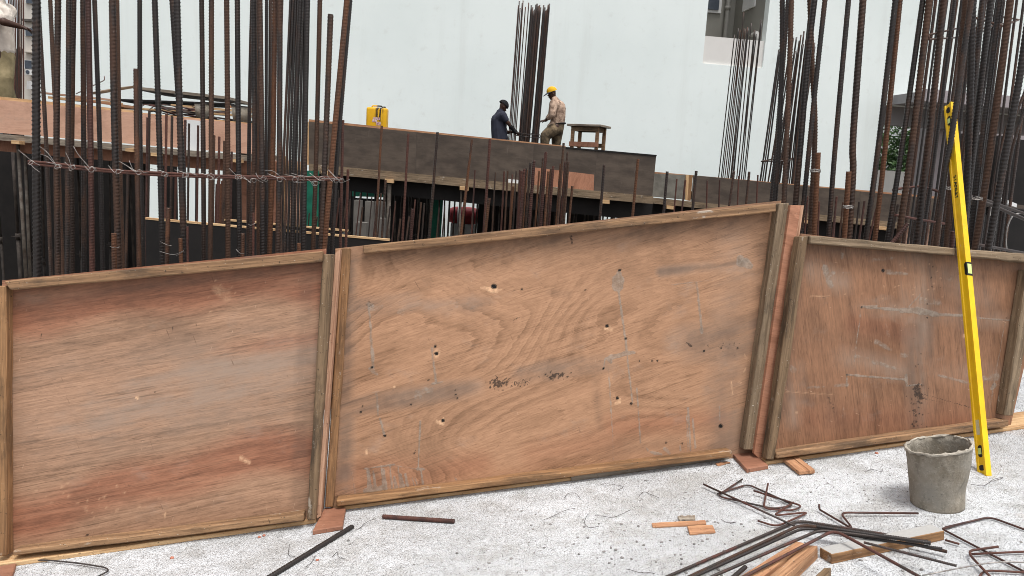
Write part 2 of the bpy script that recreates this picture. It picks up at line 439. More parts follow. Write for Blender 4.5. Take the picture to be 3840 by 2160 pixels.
def mat_concrete_floor():
    n = N('dusty_concrete')
    v = n.coords((1, 1, 1), seed=False)
    a = n.noise(v, 1.1, 6, 0.65)
    b = n.noise(v, 34, 4, 0.7)
    g = n.noise(v, 165, 1, 0.5)
    d = n.noise(v, 4.5, 6, 0.7)
    c = n.mix(n.map(a, 0.35, 0.65), s2l((195, 196, 197)), s2l((223, 225, 227)))
    c = n.mix(n.math('MULTIPLY', n.map(d, 0.42, 0.66), 0.7), c, s2l((178, 176, 172)))
    c = n.mix(n.math('MULTIPLY', n.map(b, 0.50, 0.70), 0.5), c, s2l((158, 157, 155)))
    c = n.mix(n.math('MULTIPLY', n.map(g, 0.58, 0.78), 0.55), c, s2l((104, 103, 102)))
    vo = n.voronoi(v, 90)
    sp = n.math('MULTIPLY', n.map(vo, 0.10, 0.22, 1, 0), n.map(n.noise(v, 9, 3), 0.5, 0.6))
    c = n.mix(n.math('MULTIPLY', sp, 0.8), c, s2l((70, 68, 67)))
    tr_ = n.noise(n.coords((0.8, 9, 1), (0, 0, 0.12), seed=False), 2.0, 5, 0.65)
    c = n.mix(n.math('MULTIPLY', n.map(tr_, 0.58, 0.72), 0.28), c, s2l((168, 166, 163)))
    rust = n.noise(v, 2.3, 4, 0.6)
    c = n.mix(n.math('MULTIPLY', n.map(rust, 0.63, 0.78), 0.3), c, s2l((206, 170, 146)))
    h = n.math('ADD', n.math('MULTIPLY', b, 1.0), n.math('MULTIPLY', g, 0.8))
    n.bump(h, 1.0, 0.016)
    return n.done(c, 0.9, 0, 0.15)
MAT['floor'] = mat_concrete_floor()
def mat_wall():
    n = N('white_render')
    v = n.coords((1, 1, 1), seed=False)
    a = n.noise(v, 0.25, 6, 0.6)
    b = n.noise(n.coords((1.6, 1.6, 0.12), seed=False), 1.0, 5, 0.65)
    c = n.mix(n.map(a, 0.35, 0.7), s2l((235, 242, 239)), s2l((227, 235, 232)))
    c = n.mix(n.math('MULTIPLY', n.map(b, 0.52, 0.76), 0.32), c, s2l((212, 217, 212)))
    d = n.noise(v, 3, 5, 0.7)
    c = n.mix(n.math('MULTIPLY', n.map(d, 0.54, 0.76), 0.45), c, s2l((214, 218, 213)))
    return n.done(c, 0.85, 0, 0.2)
MAT['wall'] = mat_wall()
MAT['earth'] = mat_plain('pit_earth', (96, 88, 80), (70, 62, 56), 1.5, 0.95)
MAT['concrete_dark'] = mat_plain('old_concrete', (112, 108, 102), (84, 80, 76), 2, 0.9)
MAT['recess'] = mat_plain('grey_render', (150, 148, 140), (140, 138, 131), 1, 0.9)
MAT['parapet'] = mat_plain('pale_render', (222, 219, 214), (214, 211, 206), 1, 0.9)
MAT['canopy'] = mat_plain('canopy_grey', (172, 163, 164), (156, 148, 150), 1, 0.8)
MAT['canopy_dark'] = mat_plain('canopy_soffit', (140, 137, 138), (124, 121, 122), 1, 0.8)
MAT['beige'] = mat_plain('beige_render', (206, 200, 190), (190, 182, 172), 0.6, 0.9)
MAT['pane'] = mat_plain('dark_glass', (62, 70, 82), (74, 82, 92), 2, 0.25, 0, 0, (1, 1, 1), 0.5)
MAT['white_paint'] = mat_plain('white_paint', (226, 226, 224), (212, 212, 210), 3, 0.6)
MAT['pvc'] = mat_plain('grey_pvc', (156, 154, 148), (146, 144, 138), 3, 0.5)
MAT['yellow'] = mat_plain('yellow_enamel', (238, 192, 16), (224, 174, 14), 12, 0.45, 0, 0.0, (1, 1, 1), 0.4)
def mat_level():
    n = N('scuffed_yellow_enamel')
    v = n.coords(seed=False)
    c = n.mix(n.map(n.noise(v, 9, 4), .35, .7), s2l((238, 194, 18)), s2l((222, 172, 16)))
    sm = n.noise(n.coords((60, 60, 9), seed=False), 1.0, 5, .7)
    c = n.mix(n.math('MULTIPLY', n.map(sm, .60, .74), .55), c, s2l((150, 122, 50)))
    ce = n.noise(v, 34, 5, .7)
    c = n.mix(n.math('MULTIPLY', n.map(ce, .64, .72), .6), c, s2l((196, 188, 160)))
    n.bump(ce, .08, .001)
    return n.done(c, n.map(ce, .4, .7, .38, .62), 0, .4)
MAT['yellow'] = mat_level()
MAT['black'] = mat_plain('black_plastic', (18, 18, 18), (28, 28, 28), 12, 0.5)
MAT['vial'] = mat_plain('green_vial', (206, 222, 140), (182, 206, 110), 30, 0.15, 0, 0, (1, 1, 1), 0.6)
MAT['sticker'] = mat_plain('pale_sticker', (206, 196, 160), (186, 176, 140), 90, 0.6)
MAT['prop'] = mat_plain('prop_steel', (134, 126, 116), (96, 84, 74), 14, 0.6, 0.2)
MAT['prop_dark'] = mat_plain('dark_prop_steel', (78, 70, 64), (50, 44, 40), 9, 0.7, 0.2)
MAT['green'] = mat_plain('green_sheet', (28, 112, 88), (20, 86, 70), 4, 0.6)
MAT['red'] = mat_plain('red_paint', (168, 66, 70), (140, 48, 52), 4, 0.45)
MAT['blue'] = mat_plain('blue_sheet', (70, 120, 160), (54, 98, 140), 4, 0.6)
MAT['bucket'] = None

# ================================================================== SETTING
# lower ground (pit level, reaches the horizon)
me = mesh_from([(-900, -900, -2.2), (900, -900, -2.2), (900, 1500, -2.2), (-900, 1500, -2.2)], [(0, 1, 2, 3)])
tag(solo('ground', me, MAT['earth']), kind='structure')
# raw concrete slab, a ramp rising to the right
def slab():
    back = [(-7, 4.1), (-1.2, 4.1), (1.6, 4.5), (3.4, 5.2), (4.3, 5.6), (4.6, 8.5), (10, 8.5)]
    outl = [(-7, -5)] + back + [(10, -5)]
    bm = bmesh.new()
    top = [bm.verts.new((x, y, zf(x))) for x, y in outl]
    bot = [bm.verts.new((x, y, zf(x) - 0.35)) for x, y in outl]
    bm.faces.new(top[::-1]); bm.faces.new(bot)
    for i in range(len(outl)):
        j = (i + 1) % len(outl)
        bm.faces.new((top[i], top[j], bot[j], bot[i]))
    return bm_mesh(bm)
tag(solo('floor', slab(), MAT['floor']), kind='structure')
# loose grit and pebbles: crumbs too many to count
def pebbles():
    bm = bmesh.new()
    r = random.Random(3)
    base = []
    for i in range(1500):
        x, y = r.uniform(-2.6, 4.4), r.uniform(1.0, 4.2)
        base.append((x, y, r.choice([0.0012, 0.0016, 0.002, 0.003])))
    for i in range(150):
        a, b = (r.uniform(900, 3840), r.uniform(1780, 2160)) if i % 2 else (r.gauss(2450, 260), r.gauss(2030, 60))
        p = floor(a, b); base.append((p.x, p.y, r.choice([0.003, 0.004, 0.005, 0.006])))
    for i in range(420):
        a, b = (r.gauss(2850, 330), r.gauss(1800, 45)) if i % 3 else (r.gauss(3350, 260), r.gauss(1860, 60))
        if b > 1745 - (a - 2700) * .12:
            p = floor(a, b); base.append((p.x, p.y, r.choice([0.0014, 0.002, 0.0028])))
    for x, y, s in base:
        g = bmesh.ops.create_icosphere(bm, subdivisions=1, radius=s)
        q = Matrix.Rotation(r.uniform(0, 6.28), 3, 'Z')
        sx, sy, sz = r.uniform(0.8, 1.5), r.uniform(0.7, 1.1), r.uniform(0.5, 0.8)
        for v in g['verts']:
            c = q @ Vector((v.co.x * sx, v.co.y * sy, v.co.z * sz)) * (1 + r.uniform(-0.18, 0.18))
            v.co = c + Vector((x, y, zf(x) + s * 0.25))
    return bm_mesh(bm)
MAT['pebble'] = mat_plain('grit', (150, 146, 142), (104, 102, 100), 9, 0.9)
tag(solo('gravel', pebbles(), MAT['pebble']), kind='stuff')

# ================================================================== FORMWORK PANELS
def raster(px, py, strokes):
    """soft mask of strokes (x0,y0,x1,y1,w0,w1,strength) given in the photo's pixels, evaluated at projected panel vertices"""
    m = np.zeros_like(px)
    for s in strokes:
        x0, y0, x1, y1, w0, w1, k = s[:7]
        soft = s[7] if len(s) > 7 else 3.0
        dx, dy = x1 - x0, y1 - y0
        L2 = dx * dx + dy * dy + 1e-6
        t = np.clip(((px - x0) * dx + (py - y0) * dy) / L2, 0, 1)
        d = np.hypot(px - x0 - t * dx, py - y0 - t * dy)
        wd = w0 + (w1 - w0) * t
        m = np.maximum(m, k * np.clip((wd - d) / soft + 0.5, 0, 1))
    return m
def ply_sheet(P0, n, corners, thick, res, masks, parent, mat, name='plywood_sheet'):
    """subdivided sheet on the plane (P0,n); corners: photo px TL,TR,BR,BL; masks: attr -> strokes"""
    q = [on_plane(x, y, P0, n) for x, y in corners]
    xd = (q[2] - q[3]); z_in = (q[0] - q[3])
    mw = frame_of((q[3]), xd, -n)         # local y = -n (away from the camera)
    inv = mw.inverted()
    ql = [inv @ p for p in q]
    nu = max(4, int(xd.length / res)); nv = max(4, int(z_in.length / res))
    u, v = np.meshgrid(np.linspace(0, 1, nu + 1), np.linspace(0, 1, nv + 1))
    A = [np.array(p) for p in ql]
    L = ((1 - v) * (1 - u))[..., None] * A[3] + ((1 - v) * u)[..., None] * A[2] + (v * u)[..., None] * A[1] + (v * (1 - u))[..., None] * A[0]
    Vl = L.reshape(-1, 3)
    i = np.arange(nv)[:, None] * (nu + 1); j = np.arange(nu)[None, :]
    qd = np.stack([i + j, i + j + 1, i + nu + 2 + j, i + nu + 1 + j], -1).reshape(-1, 4)
    bl = [Vector(a) + Vector((0, thick, 0)) for a in (A[3], A[2], A[1], A[0])]
    nb = len(Vl)
    verts = np.vstack([Vl, np.array([tuple(b) for b in bl])])
    cidx = [0, nu, nv * (nu + 1) + nu, nv * (nu + 1)]
    extra = [[nb + 3, nb + 2, nb + 1, nb]]
    for k in range(4):
        kk = (k + 1) % 4
        extra.append([cidx[kk], cidx[k], nb + k, nb + kk])
    qd = np.vstack([qd, np.array(extra)])
    me = bpy.data.meshes.new('sheet')
    me.vertices.add(len(verts)); me.vertices.foreach_set('co', verts.ravel())
    me.loops.add(len(qd) * 4); me.loops.foreach_set('vertex_index', qd.ravel())
    me.polygons.add(len(qd)); me.polygons.foreach_set('loop_start', np.arange(len(qd)) * 4)
    me.update(calc_edges=True)
    Rm = np.array(mw.to_3x3()); W = verts @ Rm.T + np.array(mw.translation)
    px, py = proj_np(W)
    for k, st in masks.items():
        a = me.attributes.new(k, 'FLOAT', 'POINT')
        vals = st(px, py) if callable(st) else raster(px, py, st)
        a.data.foreach_set('value', vals.astype(np.float32))
    return part(name, me, mat, parent, mw)
def batten(P0, n, quad, t, parent, mat, name='batten', base=0.0, bevel=0.004):
    fr = [on_plane(x, y, P0 + n * t, n) for x, y in quad]
    bk = [p - n * (t - base) for p in fr]
    me, mw = hexa(fr, bk, bevel, 0.0018)
    return part(name, me, mat, parent, mw)
def panel_plane(bl, br, lean):
    a, b = floor(*bl), floor(*br)
    x = (b - a).normalized()
    nrm = Vector((x.y, -x.x, 0)).normalized()          # horizontal, towards the camera
    k = Vector((0, 0, 1))
    n = (nrm * math.cos(lean) + k * math.sin(lean))
    n = (n - x * n.dot(x)).normalized()
    return a, n
rr = random.Random(11)
def specks(x0, y0, x1, y1, n, w0=1.5, w1=4, k=1.0):
    return [(x, y, x + rr.uniform(-4, 4), y + rr.uniform(-3, 3), rr.uniform(w0, w1), rr.uniform(w0, w1), k) for x, y in ((rr.gauss((x0 + x1) / 2, (x1 - x0) / 4), rr.gauss((y0 + y1) / 2, (y1 - y0) / 4)) for _ in range(n))]
def poly(pts, w, k=1.0, soft=3.0):
    return [(a[0], a[1], b[0], b[1], w, w, k, soft) for a, b in zip(pts, pts[1:])]

# ---- panel with long streaked grain (first in the row)
LP0, LN = panel_plane((30, 2098), (1150, 1962), R_(8))
pl = empty('plywood_formwork', floor(600, 2030), 'reddish streaky plywood shutter panel without holes, leaning at the end of the row', 'formwork panel', 'plywood formwork panels leaning in a row')
def red_left(px, py):
    # rotary-cut colour bands: red at the top and bottom of the sheet, greyer in the middle
    u = px / 1200
    yt = 1085 - 130 * u; yb = 2090 - 130 * u
    v = (py - yt) / (yb - yt)
    wv = 0.02 * np.sin(px / 90) + 0.03 * np.sin(px / 230 + 1)
    top = np.clip((0.17 + 0.05 * u + wv - v) / 0.06, 0, 1)
    lo = np.clip((v - (0.72 - 0.10 * u + wv)) / 0.07, 0, 1) * np.clip((0.93 + wv - 0.08 * u - v) / 0.06, 0, 1)
    mid = np.exp(-((v - 0.33 + 0.02 * u) / 0.03) ** 2) * np.clip((px - 750) / 250, 0, 1) * 0.8
    return np.maximum.reduce([top, lo, mid]) * 0.85
def dust_left(px, py):
    u = px / 1200
    v = (py - (1085 - 130 * u)) / 1005
    return np.clip(np.exp(-((v - 0.47 + 0.05 * u) / 0.17) ** 2) * 1.15 * (0.8 + 0.2 * np.sin(px / 170 + py / 90)), 0, 1)
ply_sheet(LP0, LN, [(8, 1052), (1222, 932), (1196, 1962), (6, 2110)], 0.018, 0.006, {
    'red': red_left, 'dust': dust_left,
    'grime': [(40, 1120, 420, 1075, 40, 30, .45, 30), (420, 1075, 1200, 985, 26, 30, .5, 25), (1150, 1000, 1120, 1900, 26, 30, .3, 25)],
    'pale': [(515, 1490, 517, 1492, 6, 6, 1), (228, 1823, 236, 1828, 3, 2, .8), (617, 1925, 619, 1940, 4, 4, 1), (905, 1718, 935, 1735, 8, 5, .8, 5), (810, 1085, 850, 1110, 14, 18, .35, 14)] + specks(120, 1780, 480, 1960, 26, 2, 5, .35) + specks(780, 1060, 880, 1140, 10, 2, 4, .4),
    'dark': [(586, 1232, 584, 1262, 2, 1, .9), (648, 1225, 650, 1250, 2, 2, .9), (735, 1210, 738, 1235, 1.5, 1.5, .8), (330, 2005, 322, 2010, 5, 3, 1), (950, 1232, 955, 1248, 2, 1, .7), (576, 1468, 584, 1470, 3, 3, .9), (134, 1570, 140, 1615, 1.5, 1, .6), (610, 1640, 618, 1652, 2, 2, .7), (370, 1705, 372, 1730, 1.5, 1, .6), (155, 1250, 155, 1265, 2, 2, .7)]}, pl, MAT['ply_left'])
batten(LP0, LN, [(14, 1054), (1209, 940), (1209, 981), (38, 1088)], 0.050, pl, MAT['batten'])
batten(LP0, LN, [(1211, 953), (1254, 953), (1184, 1951), (1151, 1951)], 0.046, pl, MAT['batten_dark'])
batten(LP0, LN, [(46, 2066), (1138, 1928), (1139, 1955), (48, 2087)], 0.058, pl, MAT['batten'])
batten(LP0, LN, [(-14, 1072), (21, 1072), (24, 2086), (-14, 2086)], 0.052, pl, MAT['batten_gold'])
# ---- narrow ply strip standing between the first two panels
def stand_strip(name, quad, P0, n, off, thick, mat, label, mats_edge=None):
    e = empty(name, floor(*quad[3]), label, 'plywood strip', 'narrow plywood strips between the panels')
    fr = [on_plane(x, y, P0 + n * off, n) for x, y in quad]
    bk = [p - n * thick for p in fr]
    me, mw = hexa(fr, bk, 0.002)
    part('plywood_face', me, mat, e, mw)
    return e, fr
MP0, MN = panel_plane((1252, 1908), (2800, 1712), R_(8))
e, fr = stand_strip('plywood_strip', [(1258, 948), (1276, 936), (1203, 1936), (1188, 1944)], LP0, LN, 0.012, 0.10, MAT['ply_edge'], 'narrow pale-edged plywood strip wedged between streaky panel and swirled panel')

# ---- big swirled panel in the middle
pm = empty('plywood_formwork', floor(2000, 1815), 'swirled-grain plywood shutter panel with bolt holes and cement runs, tallest of the row', 'formwork panel', 'plywood formwork panels leaning in a row')
drips = []
for x, yt, yb, wd in ((1380, 1762, 1840, 9), (1400, 1768, 1836, 6), (1430, 1752, 1838, 3.5), (1438, 1760, 1832, 6), (1462, 1750, 1830, 3), (1478, 1790, 1830, 7), (1492, 1748, 1826, 2.5), (1500, 1780, 1824, 9), (1520, 1778, 1820, 5), (1545, 1790, 1820, 2.5), (1556, 1792, 1815, 2), (1578, 1762, 1815, 3.5), (1568, 1762, 1580, 3)):
    drips.append((x, yt, x + 8, min(yb, 1842), wd * 0.7, wd * 1.2, 1.0, 4))
drips += [(1368, 1758, 1480, 1742, 4, 3, .8), (1470, 1744, 1580, 1762, 2, 3, .6), (1372, 1842, 1440, 1830, 12, 10, .9, 6), (1318, 1764, 1332, 1848, 2, 3, .6), (1565, 1758, 1590, 1760, 5, 4, .9)]
cem = drips + poly([(1382, 1140), (1388, 1210), (1393, 1300), (1399, 1376)], 5, .75) + poly([(1398, 1310), (1403, 1372)], 4, .6) + [
    (1392, 1385, 1415, 1405, 12, 6, .55, 8), (1380, 1138, 1400, 1150, 8, 6, .6, 8),
    (1280, 1165, 1350, 1160, 10, 6, .35, 10), (1350, 1165, 1500, 1140, 12, 8, .3, 14), (1500, 1175, 1530, 1160, 18, 10, .35, 12), (1700, 1140, 1780, 1150, 16, 14, .3, 14),
    (1412, 1478, 1418, 1560, 5, 4, .6), (1425, 1570, 1440, 1625, 4, 5, .8), (1395, 1472, 1432, 1468, 2, 2, .4),
    (1618, 1305, 1636, 1436, 4, 5, .8), (1620, 1440, 1660, 1432, 5, 3, .7), (1632, 1300, 1620, 1320, 8, 4, .6), (1570, 1480, 1610, 1460, 24, 18, .4, 20),
    (2318, 1052, 2316, 1072, 24, 22, .95, 8), (2322, 1025, 2318, 1045, 10, 16, .9, 6), (2302, 1045, 2310, 1050, 12, 10, .6, 6),
    (2318, 1080, 2345, 1270, 4, 4, .95), (2346, 1275, 2350, 1318, 4, 5, .95),
    (2290, 1340, 2340, 1328, 9, 8, 1), (2340, 1326, 2378, 1322, 9, 5, 1), (2268, 1350, 2264, 1380, 3, 3, .8), (2270, 1346, 2295, 1338, 4, 6, .9), (2282, 1382, 2298, 1640, 4, 2.5, .6), (2285, 1345, 2290, 1358, 10, 8, .7),
    (2352, 1335, 2372, 1510, 3, 3, .95), (2388, 1455, 2402, 1660, 3.5, 3, .8), (2296, 1600, 2300, 1722, 2.5, 2, .4),
    (2520, 1068, 2680, 1050, 3, 2, .6), (2612, 1062, 2632, 1235, 5, 5, .75), (2630, 1235, 2632, 1246, 7, 5, .9),
    (2776, 970, 2780, 985, 14, 18, .9, 8), (2795, 985, 2812, 998, 18, 12, .9, 8),
    (2580, 1530, 2590, 1690, 4.5, 3.5, .9), (2574, 1560, 2580, 1690, 2.5, 2.5, .7), (2597, 1570, 2608, 1680, 3.5, 3.5, .9), (2698, 1525, 2700, 1580, 3.5, 2.5, .55),
    (2440, 1695, 2480, 1705, 5, 6, .7), (2495, 1685, 2510, 1698, 10, 8, .6), (2425, 1680, 2430, 1690, 3, 5, .7), (2550, 1670, 2552, 1690, 3, 3, .7), (1704, 1790, 1710, 1798, 4, 5, .7)]
holes = [(1394, 1378, 5), (1632, 1298, 5), (1636, 1326, 7.5), (1852, 1074, 10), (2276, 1223, 6.5), (2323, 1013, 5), (2346, 1270, 4.5), (2262, 1382, 4), (2366, 1514, 5), (2315, 1493, 6), (1661, 1577, 7), (1442, 1634, 5), (1353, 1545, 4), (1359, 1523, 3), (1541, 1517, 3.5), (1707, 1463, 3), (1709, 1480, 3), (1714, 1494, 3.5), (2702, 1598, 8), (2640, 1316, 4), (2704, 1305, 3), (2765, 1305, 3), (2397, 1354, 3), (2445, 1353, 3.5), (2465, 1353, 3.5), (1606, 1425, 3), (1957, 1085, 4), (2558, 1663, 3), (2497, 1660, 3), (2195, 1087, 3)]
hole_st = [(x, y, x + 1, y, r, r, 1, 1.5) for x, y, r in holes]
chips = [(1805, 1080, 1830, 1082, 4, 6, 1), (1835, 1085, 1860, 1090, 9, 10, 1, 4), (1860, 1090, 1878, 1086, 5, 3, 1), (1637, 1332, 1640, 1320, 10, 12, .7, 4), (2284, 1228, 2292, 1236, 8, 7, 1), (2270, 1232, 2290, 1238, 5, 5, 1), (1650, 1584, 1662, 1588, 7, 6, 1), (1662, 1568, 1664, 1575, 3, 4, .9), (1374, 1690, 1375, 1702, 4, 4, 1), (2318, 1495, 2326, 1496, 5, 3, 1), (2312, 1512, 2324, 1508, 6, 5, 1), (1478, 1450, 1480, 1451, 4, 3, .8), (1637, 1578, 1640, 1584, 4, 4, .8), (2742, 1432, 2748, 1480, 2, 1.5, .7), (2770, 1432, 2780, 1436, 1.5, 1.5, .6), (2792, 1330, 2800, 1348, 2, 1, .6), (2808, 1350, 2820, 1372, 1.5, 1, .6), (2790, 1395, 2796, 1380, 1.5, 1, .6)]
mould = specks(1830, 1415, 1915, 1460, 70, 1.5, 4, 1) + specks(1915, 1420, 1985, 1450, 45, 1, 3, .9) + [(1868, 1446, 1872, 1450, 5, 4, 1), (1897, 1440, 1900, 1446, 4, 3, 1)] + specks(2045, 1395, 2125, 1425, 34, 1.5, 4.5, 1) + [(2097, 1412, 2110, 1402, 6, 8, .8, 8), (2068, 1420, 2076, 1418, 5, 4, .9, 5)] + specks(2640, 1270, 2800, 1320, 40, 2, 4, .6) + [(1385, 1140, 1400, 1136, 14, 8, .55, 10), (2573, 1285, 2592, 1297, 3, 5, 1), (2170, 1605, 2176, 1618, 2, 3, .8), (1925, 1200, 1948, 1190, 2, 3, .7), (1548, 1698, 1560, 1688, 2, 2, .8), (1552, 1700, 1556, 1698, 4, 3, .8), (2141, 885, 2145, 915, 7, 4, .7, 5), (2160, 880, 2162, 890, 5, 3, .5, 5)]
fig = []
for (x0, y0, x1, y1) in ((1845, 1560, 1870, 1620), (1870, 1620, 1862, 1680), (1862, 1680, 1890, 1640), (1888, 1500, 1905, 1580), (1905, 1580, 1900, 1640), (1840, 1480, 1850, 1560), (1560, 960, 1590, 1010), (1590, 1040, 1640, 1045), (1960, 940, 1975, 1010), (2370, 880, 2385, 960), (2690, 870, 2680, 950), (1760, 1180, 1790, 1250), (1880, 1230, 1900, 1180)):
    fig.append((x0, y0, x1, y1, 2.5, 1.5, .42, 4))
grime_m = [(1330, 950, 2050, 890, 36, 40, .45, 40), (2050, 890, 2900, 790, 46, 50, .55, 45), (1300, 1170, 1450, 1150, 40, 30, .4, 40), (1750, 1160, 1830, 1140, 26, 20, .35, 30), (1290, 1530, 1700, 1470, 32, 36, .46, 28), (1700, 1470, 1765, 1455, 38, 24, .42, 28), (1960, 1410, 2260, 1360, 26, 30, .35, 30), (2480, 1020, 2620, 1005, 16, 10, .5, 16), (2620, 1010, 2800, 975, 8, 8, .45, 14), (2600, 1290, 2850, 1290, 50, 80, .45, 60), (2880, 850, 2800, 1650, 40, 40, .45, 50), (2780, 1100, 2700, 1660, 60, 60, .25, 70), (1310, 940, 1290, 1800, 20, 26, .5, 30), (2230, 1400, 2250, 1600, 14, 10, .3, 22), (2300, 1690, 2560, 1660, 30, 30, .25, 40), (2060, 1095, 2130, 1105, 10, 14, .35, 14)]
ply_sheet(MP0, MN, [(1258, 932), (2930, 752), (2845, 1706), (1240, 1912)], 0.018, 0.0045, {
    'cement': cem, 'hole': hole_st, 'pale': chips, 'dark': mould + fig, 'grime': grime_m,
    'dust': [(1290, 1160, 1560, 1130, 30, 26, .8, 40), (1600, 1150, 1800, 1140, 24, 24, .6, 40), (1280, 1525, 1780, 1455, 34, 34, .55, 34), (1960, 1400, 2280, 1360, 30, 24, .6, 40), (2480, 1020, 2800, 985, 18, 14, .6, 24), (2560, 1290, 2860, 1260, 60, 60, .6, 60), (2750, 900, 2720, 1650, 50, 70, .5, 80), (1310, 960, 1290, 1820, 30, 30, .6, 40)],
    'red': [(2300, 1600, 2700, 1570, 40, 30, .6, 60), (1300, 1790, 1800, 1740, 60, 40, .5, 60), (2000, 1700, 2300, 1640, 40, 50, .35, 60)]}, pm, MAT['ply_mid'])
batten(MP0, MN, [(1360, 920), (2911, 762), (2911, 794), (1363, 953)], 0.050, pm, MAT['batten'])
batten(MP0, MN, [(1282, 929), (1315, 929), (1250, 1901), (1219, 1905)], 0.044, pm, MAT['batten_gold'])
batten(MP0, MN, [(2922, 761), (2962, 761), (2828, 1689), (2791, 1687)], 0.052, pm, MAT['batten_grey'])
batten(MP0, MN, [(1260, 1875), (2746, 1690), (2744, 1714), (1263, 1899)], 0.060, pm, MAT['batten_gold'])
# ---- strip standing between the middle and the last panel
e, fr = stand_strip('plywood_strip', [(2965, 769), (3003, 770), (2857, 1731), (2828, 1700)], MP0, MN, 0.070, 0.018, MAT['ply_strip'], 'tall red-brown plywood strip beside grey batten of swirled panel')
fr = [on_plane(x, y, MP0 + MN * 0.071, MN) for x, y in [(3003.5, 770), (3015, 770), (2869, 1732), (2857.5, 1731)]]
me, mw = hexa(fr, [p - MN * 0.03 for p in fr], 0.001)
part('plywood_edge', me, MAT['ply_edge'], e, mw)
# ---- last panel, worn, cement-smeared
RP0, RN = panel_plane((2900, 1732), (3790, 1606), R_(8))
pr = empty('plywood_formwork', floor(3330, 1670), 'worn brown plywood shutter panel with cement smears, behind bucket and yellow level', 'formwork panel', 'plywood formwork panels leaning in a row')
K = 980 / 1578.0
def z(pts): return [(2860 + x * K, 860 + y * K) for x, y in pts]
def zs(x0, y0, x1, y1, w0, w1, k, soft=3): return (2860 + x0 * K, 860 + y0 * K, 2860 + x1 * K, 860 + y1 * K, w0 * K, w1 * K, k, soft)
cem_r = [zs(595, 468, 840, 488, 6, 8, 1), zs(690, 462, 600, 465, 4, 6, .9), zs(840, 490, 930, 490, 16, 16, 1, 5), zs(930, 490, 1050, 515, 22, 16, .9, 8), zs(1050, 515, 1230, 520, 9, 7, .85), zs(1230, 530, 1520, 552, 4, 5, .8), zs(880, 470, 960, 385, 4, 3, .7), zs(595, 475, 552, 800, 3, 3, .75), zs(508, 878, 865, 908, 6, 6, 1), zs(508, 880, 508, 940, 4, 8, .7), zs(865, 880, 870, 945, 10, 6, .8), zs(870, 945, 960, 935, 5, 4, .6), zs(690, 680, 770, 725, 20, 12, .55, 8), zs(670, 800, 820, 845, 16, 8, .55, 8), zs(560, 770, 640, 775, 14, 8, .5, 8), zs(270, 955, 370, 950, 9, 10, .55, 8), zs(440, 945, 510, 940, 12, 14, .6, 8), zs(380, 240, 410, 340, 26, 22, .55, 10), zs(370, 220, 390, 260, 10, 20, .6, 8), zs(420, 260, 430, 262, 12, 12, .5, 6), zs(480, 150, 478, 170, 14, 10, .5, 8), zs(750, 255, 870, 270, 16, 8, .45, 8), zs(480, 262, 530, 262, 6, 6, .4), zs(960, 430, 1060, 440, 24, 26, .45, 14), zs(840, 760, 870, 765, 18, 12, .45, 8), zs(1060, 880, 1230, 925, 8, 12, .55, 6), zs(1330, 900, 1410, 890, 16, 26, .5, 10), zs(1460, 820, 1440, 850, 16, 12, .4, 10), zs(1400, 940, 1385, 960, 14, 12, .7), zs(1468, 540, 1395, 940, 3, 3, .7), zs(1395, 950, 1360, 1130, 3, 2.5, .65), zs(500, 960, 470, 1250, 3, 2, .4), zs(170, 830, 190, 850, 20, 22, .4, 12), zs(740, 560, 760, 640, 10, 16, .3, 10), zs(640, 190, 800, 170, 10, 14, .35, 12), zs(1090, 280, 1200, 300, 40, 40, .25, 30)]
dark_r = [zs(726, 248, 728, 250, 11, 10, 1)] + [zs(x, y, x + 1, y + 1, r, r, 1) for x, y, r in ((1018, 290, 6), (1022, 345, 5), (992, 452, 6), (994, 532, 6), (1162, 446, 3), (1070, 350, 3), (1470, 536, 6), (1390, 938, 6), (508, 878, 6), (597, 470, 7), (940, 815, 5), (956, 752, 5), (936, 938, 7), (968, 942, 6), (945, 965, 8), (1028, 225, 5), (245, 1308, 5))] + [zs(930, 955, 950, 1010, 20, 22, .9, 10), zs(905, 1180, 915, 1190, 12, 8, .8, 6), zs(400, 1020, 440, 1110, 14, 10, .5, 10), zs(970, 995, 1270, 1080, 2.5, 2.5, 1), zs(960, 1020, 1100, 1048, 2.5, 2, 1), zs(780, 610, 785, 650, 12, 14, .35, 14), zs(270, 795, 340, 855, 2, 1.5, .6), zs(400, 845, 480, 870, 2, 2, .5), zs(430, 985, 440, 1000, 4, 4, .6)] + specks(2860 + 880 * K, 860 + 900 * K, 2860 + 985 * K, 860 + 1200 * K, 60, 2, 5, .75)
grime_r = [zs(920, 600, 900, 1190, 55, 35, .5, 30), zs(1015, 200, 1005, 760, 26, 20, .45, 22), zs(280, 110, 1180, 165, 30, 40, .5, 40), zs(1180, 170, 1560, 220, 30, 40, .5, 40), zs(1130, 230, 1200, 600, 60, 60, .35, 60), zs(230, 180, 120, 1100, 25, 25, .45, 30), zs(400, 1000, 410, 1150, 40, 30, .4, 40), zs(960, 520, 920, 560, 30, 30, .4, 30), zs(1540, 300, 1450, 1100, 26, 26, .4, 30), zs(170, 1010, 300, 1040, 20, 30, .35, 30)]
